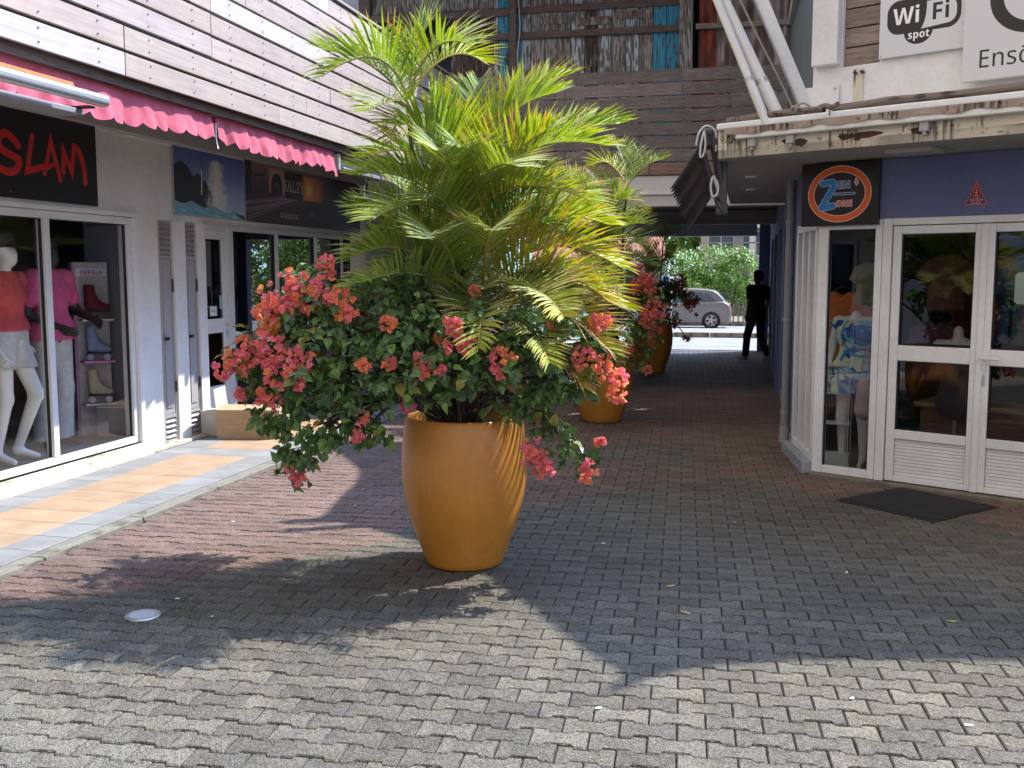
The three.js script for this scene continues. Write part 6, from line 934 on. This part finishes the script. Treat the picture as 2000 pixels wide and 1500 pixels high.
// ---------------------------------------------------------------- silver hatchback across the road
{
  const o = thing('parked_car', 'silver hatchback parked across the road with red tail light', 'car', [-2.56, -0.52, -40.3], 0);
  const sil = phy({ color: lin(0.17, 0.155, 0.15), metalness: 0.5, roughness: 0.35, clearcoat: 0.8, clearcoatRoughness: 0.1 }), win = phy({ color: lin(0.05, 0.07, 0.08), roughness: 0.05, clearcoat: 1 });
  const S = (pts) => { const s = new THREE.Shape(); pts.forEach((p, i) => (i === 0 ? s.moveTo(p[0], p[1]) : p.length === 2 ? s.lineTo(p[0], p[1]) : s.quadraticCurveTo(...p))); return s; };
  const arch = (x) => [[x + 0.37, 0.24], [x + 0.37, 0.62, x, 0.66], [x - 0.37, 0.62, x - 0.37, 0.24]];
  const body = S([[-1.78, 0.24], [-1.92, 0.3, -1.9, 0.55], [-1.86, 0.72, -1.6, 0.8], [-1.2, 0.86, -0.9, 0.92], [1.62, 0.98], [1.86, 0.94, 1.9, 0.7], [1.93, 0.42, 1.84, 0.28], [1.8, 0.24], ...arch(1.22), ...arch(-1.22)]);
  part(o, 'body', toCreasedNormals(new THREE.ExtrudeGeometry(body, { depth: 1.46, bevelEnabled: true, bevelSize: 0.05, bevelThickness: 0.1, bevelSegments: 4, curveSegments: 10 }).translate(0, 0, -0.73), 0.7), sil);
  const cab = S([[-0.95, 0.9], [-0.3, 1.34], [-0.1, 1.46, 0.3, 1.48], [1.0, 1.48, 1.32, 1.4], [1.5, 1.3, 1.74, 0.96]]);
  part(o, 'cabin', toCreasedNormals(new THREE.ExtrudeGeometry(cab, { depth: 1.1, bevelEnabled: true, bevelSize: 0.03, bevelThickness: 0.16, bevelSegments: 4, curveSegments: 8 }).translate(0, 0, -0.55), 0.7), sil);
  const glassPane = (pts) => new THREE.ExtrudeGeometry(S(pts), { depth: 0.012, bevelEnabled: false }).rotateX(-0.1).translate(0, 0.0, 0.865);
  part(o, 'side_window', glassPane([[-0.62, 0.99], [-0.2, 1.3], [0.2, 1.36], [0.24, 1.0]]), win); part(o, 'side_window', glassPane([[0.32, 1.0], [0.28, 1.36], [0.85, 1.35], [1.0, 1.02]]), win); part(o, 'quarter_window', glassPane([[1.06, 1.03], [0.93, 1.34], [1.1, 1.32], [1.36, 1.04]]), win);
  part(o, 'pillar', glassPane([[0.25, 1.0], [0.21, 1.36], [0.275, 1.36], [0.315, 1.0]]).translate(0, 0, 0.002), M.black);
  part(o, 'tail_light', [new RoundedBoxGeometry(0.28, 0.2, 0.3, 2, 0.05).rotateZ(-0.35).translate(1.74, 0.86, 0.66)], std({ color: lin(0.7, 0.03, 0.03), roughness: 0.25 }));
  part(o, 'tail_light', [new RoundedBoxGeometry(0.28, 0.2, 0.3, 2, 0.05).rotateZ(-0.35).translate(1.74, 0.86, -0.66)], std({ color: lin(0.7, 0.03, 0.03), roughness: 0.25 }));
  part(o, 'bumper', new RoundedBoxGeometry(0.14, 0.2, 1.5, 2, 0.05).translate(1.87, 0.38, 0), M.rubber); part(o, 'sill', rb(-0.85, 0.85, 0.2, 0.27, -0.8, 0.8, 0.02), M.rubber);
  part(o, 'headlight', new RoundedBoxGeometry(0.3, 0.16, 0.3, 2, 0.05).rotateZ(0.3).translate(-1.68, 0.68, 0.62), M.alu); part(o, 'headlight', new RoundedBoxGeometry(0.3, 0.16, 0.3, 2, 0.05).rotateZ(0.3).translate(-1.68, 0.68, -0.62), M.alu);
  part(o, 'door_line', [rb(0.24, 0.252, 0.3, 0.96, 0.828, 0.8325, 0.002), rb(-0.8, -0.788, 0.32, 0.9, 0.828, 0.8325, 0.002)], M.black); part(o, 'door_handle', [rb(0.1, 0.22, 0.83, 0.855, 0.828, 0.85, 0.006)], sil);
  for (const x of [-1.22, 1.22]) for (const z of [-1, 1]) { const w = new THREE.Group(); w.name = 'wheel'; w.position.set(x, 0.31, z * 0.74); o.add(w);
    part(w, 'tyre', new THREE.TorusGeometry(0.25, 0.065, 10, 30).scale(1, 1, 1.5), M.rubber); part(w, 'well', new THREE.CylinderGeometry(0.36, 0.36, 0.02, 24).rotateX(Math.PI / 2).translate(0, 0.02, -z * 0.12), M.dark);
    const sp_ = [new THREE.TorusGeometry(0.205, 0.012, 6, 30).translate(0, 0, z * 0.06)]; for (let i = 0; i < 10; i++) sp_.push(new THREE.BoxGeometry(0.035, 0.18, 0.02).translate(0, 0.11, z * 0.06).rotateZ((i + (i % 2) * 0.35) / 10 * Math.PI * 2)); sp_.push(new THREE.CylinderGeometry(0.035, 0.035, 0.03, 14).rotateX(Math.PI / 2).translate(0, 0, z * 0.06)); part(w, 'rim', sp_, M.alu); }
}
// ---------------------------------------------------------------- greenery and houses beyond the road
function bush(name, label, cat, pos, lobes, n, size, cols, opt = {}) {
  const o = thing(name, label, cat, pos, 0, opt.group), r = rng(opt.seed ?? 4), s = soup();
  for (const [x, y, z, a, b, c] of lobes) { const m = Math.round(n * (a * b) / lobes.reduce((t, l) => t + l[3] * l[4], 0)); const sub = Array.from({ length: 26 }, () => { const d = rdir(r); return V3(x + d.x * a * (0.6 + 0.4 * r()), y + d.y * b * (0.6 + 0.4 * r()), z + d.z * c * (0.6 + 0.4 * r())); });
    for (let i = 0; i < m; i++) { const k = sub[Math.floor(r() * 26)], p = k.clone().add(rdir(r).multiplyScalar(Math.min(a, b) * 0.42 * Math.pow(r(), 0.5))), out = p.clone().sub(V3(x, y, z)).normalize(), nrm = out.multiplyScalar(0.6).addScaledVector(rdir(r), 0.8).add(V3(0, 0.5, 0)).normalize(), dir = rdir(r).cross(nrm).normalize(), fl = opt.bloom && r() < opt.bloom && p.y > y, v = r(); leafAt(s, p, nrm, dir, size * (0.7 + 0.6 * r()), size * (opt.slim ?? 0.5), fl ? (r() < 0.5 ? [0.7, 0.45, 0.38] : [0.72, 0.62, 0.5]) : cols[0].map((q, i2) => lerp(q, cols[1][i2], v))); } }
  const f = part(o, 'crown', s.geo(), opt.mat ?? bougLeaf); f.userData.kind = 'stuff';
  const st = []; for (let i = 0; i < (opt.stems ?? 4); i++) { const l = lobes[i % lobes.length]; st.push(rod(V3(l[0] * 0.6 + (r() - 0.5) * 0.2, 0, l[2] * 0.6), V3(l[0], l[1], l[2]), (opt.trunk ?? 0.05), (opt.trunk ?? 0.05) * 0.5, 7)); }
  part(o, 'trunk', st, M.bark); return o;
}
const GG = [[0.06, 0.16, 0.01], [0.2, 0.37, 0.02]], GD = [[0.03, 0.07, 0.015], [0.07, 0.14, 0.025]];
{
  bush('frangipani_bush', 'broad sunlit green bush with pale pink blossoms behind the silver car', 'bush', [-1.6, -0.48, -44.5], [[-1.0, 1.9, 0, 1.1, 1.0, 1], [0.2, 2.3, 0, 1.2, 1.0, 1], [1.2, 2.0, 0, 0.9, 1.0, 1], [-0.3, 1.3, 0.3, 1.2, 0.8, 1], [1.3, 1.2, 0.2, 0.7, 0.8, 0.8]], 6500, 0.2, GG, { seed: 5, bloom: 0.035, slim: 0.34 });
  bush('dark_hedge', 'dark green hedge to the left of the sunlit bush', 'hedge', [-5.4, -0.48, -45.5], [[-1.6, 1.5, 0, 1.3, 1.4, 1], [0.2, 1.6, 0, 1.3, 1.4, 1], [1.6, 1.5, 0, 1.2, 1.4, 1]], 4500, 0.17, GD, { seed: 6, bloom: 0.008 });
  bush('dry_shrub', 'thin greyish shrub at the kerb behind the car', 'shrub', [0.5, -0.48, -43.9], [[-0.5, 0.55, 0, 0.5, 0.55, 0.4], [0.4, 0.5, 0, 0.5, 0.5, 0.4]], 900, 0.1, [[0.2, 0.2, 0.13], [0.4, 0.38, 0.28]], { seed: 7 });
  for (const [x, z, h, lab, sd] of [[-9.5, -56, 5, 'tall green tree standing far left beyond the road', 11], [-4.2, -58, 4.6, 'tall pale green tree between the pink roof and white house', 12], [6.5, -57, 5.5, 'tall green tree at the far right beyond the road', 13], [-16, -52, 6, 'large green tree at the far left end of the road', 14]]) bush('street_tree', lab, 'tree', [x, -0.48, z], [[0, h, 0, 2.2, 1.8, 2], [-1.3, h - 0.9, 0, 1.6, 1.3, 1.5], [1.4, h - 0.7, 0.3, 1.6, 1.4, 1.5]], 3200, 0.34, GG, { seed: sd, trunk: 0.16, stems: 3, group: 'trees beyond the road' });
  bush('dark_hedge', 'dark hedge at the far left of the street', 'hedge', [-10.6, -0.48, -45.5], [[-1.6, 1.6, 0, 1.4, 1.6, 1], [0.2, 1.7, 0, 1.4, 1.7, 1], [1.8, 1.6, 0, 1.3, 1.5, 1]], 3000, 0.2, GD, { seed: 26, bloom: 0.008 });
  // further along the road to the right: mirrored in the second shop's glazing
  bush('frangipani_bush', 'tall green bush further right along the road, mirrored in the glazing', 'bush', [8.8, -0.48, -45], [[-1.8, 1.9, 0, 1.6, 1.7, 1.2], [0.4, 2.4, 0, 1.7, 1.8, 1.2], [2.4, 1.9, 0, 1.6, 1.7, 1.2], [0.2, 1.0, 0.4, 2.2, 1.0, 1]], 7000, 0.24, GG, { seed: 31, slim: 0.4 });
  bush('street_tree', 'dark tree further right along the road behind the tall bush', 'tree', [10.5, -0.48, -50], [[0, 3.6, 0, 2.8, 2.0, 2], [-3, 3.0, 0, 2.2, 1.8, 1.5], [3, 3.2, 0.3, 2.2, 1.8, 1.5]], 4200, 0.36, GD, { seed: 32, trunk: 0.16, stems: 3, group: 'trees beyond the road' });
  // white house with balcony railing
  const h = thing('house', 'white two storey house with glass balcony railing beyond the bush', 'house', [2.6, -0.48, -52]);
  const hw = std({ color: lin(0.72, 0.72, 0.7), map: T.plaster, roughness: 0.85 }), hg = phy({ color: lin(0.12, 0.17, 0.2), roughness: 0.06, clearcoat: 1 });
  part(h, 'wall', [bb(-5, 5, 0, 6.4, -6, -1.6)], hw); part(h, 'balcony_slab', rb(-5, 5, 2.35, 2.55, -1.6, 0, 0.02), hw); part(h, 'eave', rb(-5.2, 5.2, 4.25, 4.5, -1.6, 0.2, 0.02), hw);
  for (const x of [-4.6, -2.9, -1.2, 0.5, 2.2]) { const w = part(h, 'window', bb(x, x + 1.2, 2.9, 4.1, -1.6, -1.57), hg); part(w, 'frame', [bb(x - 0.08, x, 2.82, 4.18, -1.6, -1.54), bb(x + 1.2, x + 1.28, 2.82, 4.18, -1.6, -1.54), bb(x + 0.57, x + 0.63, 2.9, 4.1, -1.6, -1.55), bb(x, x + 1.2, 4.1, 4.18, -1.6, -1.54)], M.whiteFrame); const w2 = part(h, 'window', bb(x, x + 1.2, 0.7, 2.0, -1.6, -1.57), hg); part(w2, 'frame', [bb(x - 0.08, x, 0.62, 2.08, -1.6, -1.54), bb(x + 1.2, x + 1.28, 0.62, 2.08, -1.6, -1.54), bb(x, x + 1.2, 2.0, 2.08, -1.6, -1.54)], M.whiteFrame); }
  for (let x = -5; x < 5.05; x += 0.9) part(h, 'railing_post', rb(x, x + 0.06, 2.55, 3.5, -0.08, -0.02, 0.01), M.pipe);
  part(h, 'railing', [rb(-5, 5.06, 3.5, 3.56, -0.1, 0, 0.01), rb(-5, 5.06, 3.1, 3.13, -0.07, -0.03, 0.005), rb(-5, 5.06, 2.75, 2.78, -0.07, -0.03, 0.005)], M.pipe); for (const x of [-2.6, 1.8]) part(h, 'column', rb(x, x + 0.3, 0, 4.25, -0.3, 0, 0.02), hw);
  const p = thing('house', 'low house with faded pink tiled roof beyond the dark hedge', 'house', [-6.5, -0.48, -53]);
  part(p, 'wall', bb(-3.5, 2.2, 0, 2.5, -4, 0), hw); part(p, 'roof', muv(new THREE.ExtrudeGeometry(S3([[-4.4, 2.45], [0.4, 2.45], [-2.0, 4.1]]), { depth: 6.2, bevelEnabled: false }).rotateY(Math.PI / 2).translate(-3.8, 0, 0.1)), std({ color: lin(0.5, 0.24, 0.17), map: T.mould, roughness: 0.9 }));
  const fn = thing('garden_fence', 'pale grey picket fence behind the parked car', 'fence', [-6, -0.47, -43.5]);
  for (let i = 0; i < 42; i++) part(fn, 'picket', rb(i * 0.2, i * 0.2 + 0.06, 0, 0.8, -0.02, 0.02, 0.005), M.concrete); part(fn, 'fence_rail', rb(0, 8.3, 0.6, 0.66, -0.05, -0.021, 0.005), M.concrete);
  // street signs
  const sgn = thing('street_sign', 'blank white framed panel on a post at the end of the passage', 'sign', [-2.62, -0.07, -24.2]); part(sgn, 'post', rod(V3(0, 0, 0), V3(0, 1.5, 0), 0.03), M.alu); part(sgn, 'panel', rb(-0.21, 0.21, 1.36, 1.86, -0.02, 0.02, 0.006), M.pipe); part(sgn, 'panel_frame', [rb(-0.24, -0.19, 1.36, 1.88, 0.021, 0.05, 0.004), rb(0.19, 0.24, 1.36, 1.88, 0.021, 0.05, 0.004), rb(-0.19, 0.19, 1.83, 1.88, 0.021, 0.05, 0.004), rb(-0.19, 0.19, 1.36, 1.4, 0.021, 0.05, 0.004)], M.whiteFrame);
  const bt = canvasTex(256, 128, (g, w, hh) => { g.fillStyle = '#eceeee'; g.fillRect(0, 0, w, hh); g.fillStyle = '#2488c8'; g.fillRect(0, 0, 96, hh); g.fillStyle = '#fff'; g.fillRect(30, 44, 34, 46); g.fillStyle = '#2488c8'; g.fillRect(40, 58, 14, 18); });
  const bs = thing('street_sign', 'blue and white parking panel in front of the hedge', 'sign', [-2.75, -0.45, -38.2]); part(bs, 'post', rod(V3(0, 0, -0.03), V3(0, 1.9, -0.03), 0.03), M.alu); part(bs, 'panel', rb(-0.36, 0.36, 1.53, 1.9, -0.02, 0, 0.004), M.whiteFrame); part(bs, 'print', new THREE.PlaneGeometry(0.7, 0.35).translate(0, 1.715, 0.002), std({ map: bt, roughness: 0.4 }));
}
function S3(pts) { return new THREE.Shape(pts.map((p) => new THREE.Vector2(...p))); }

scene.traverse((o) => { if (o.isMesh) { o.castShadow = true; o.receiveShadow = true; } });
renderer.render(scene, camera);
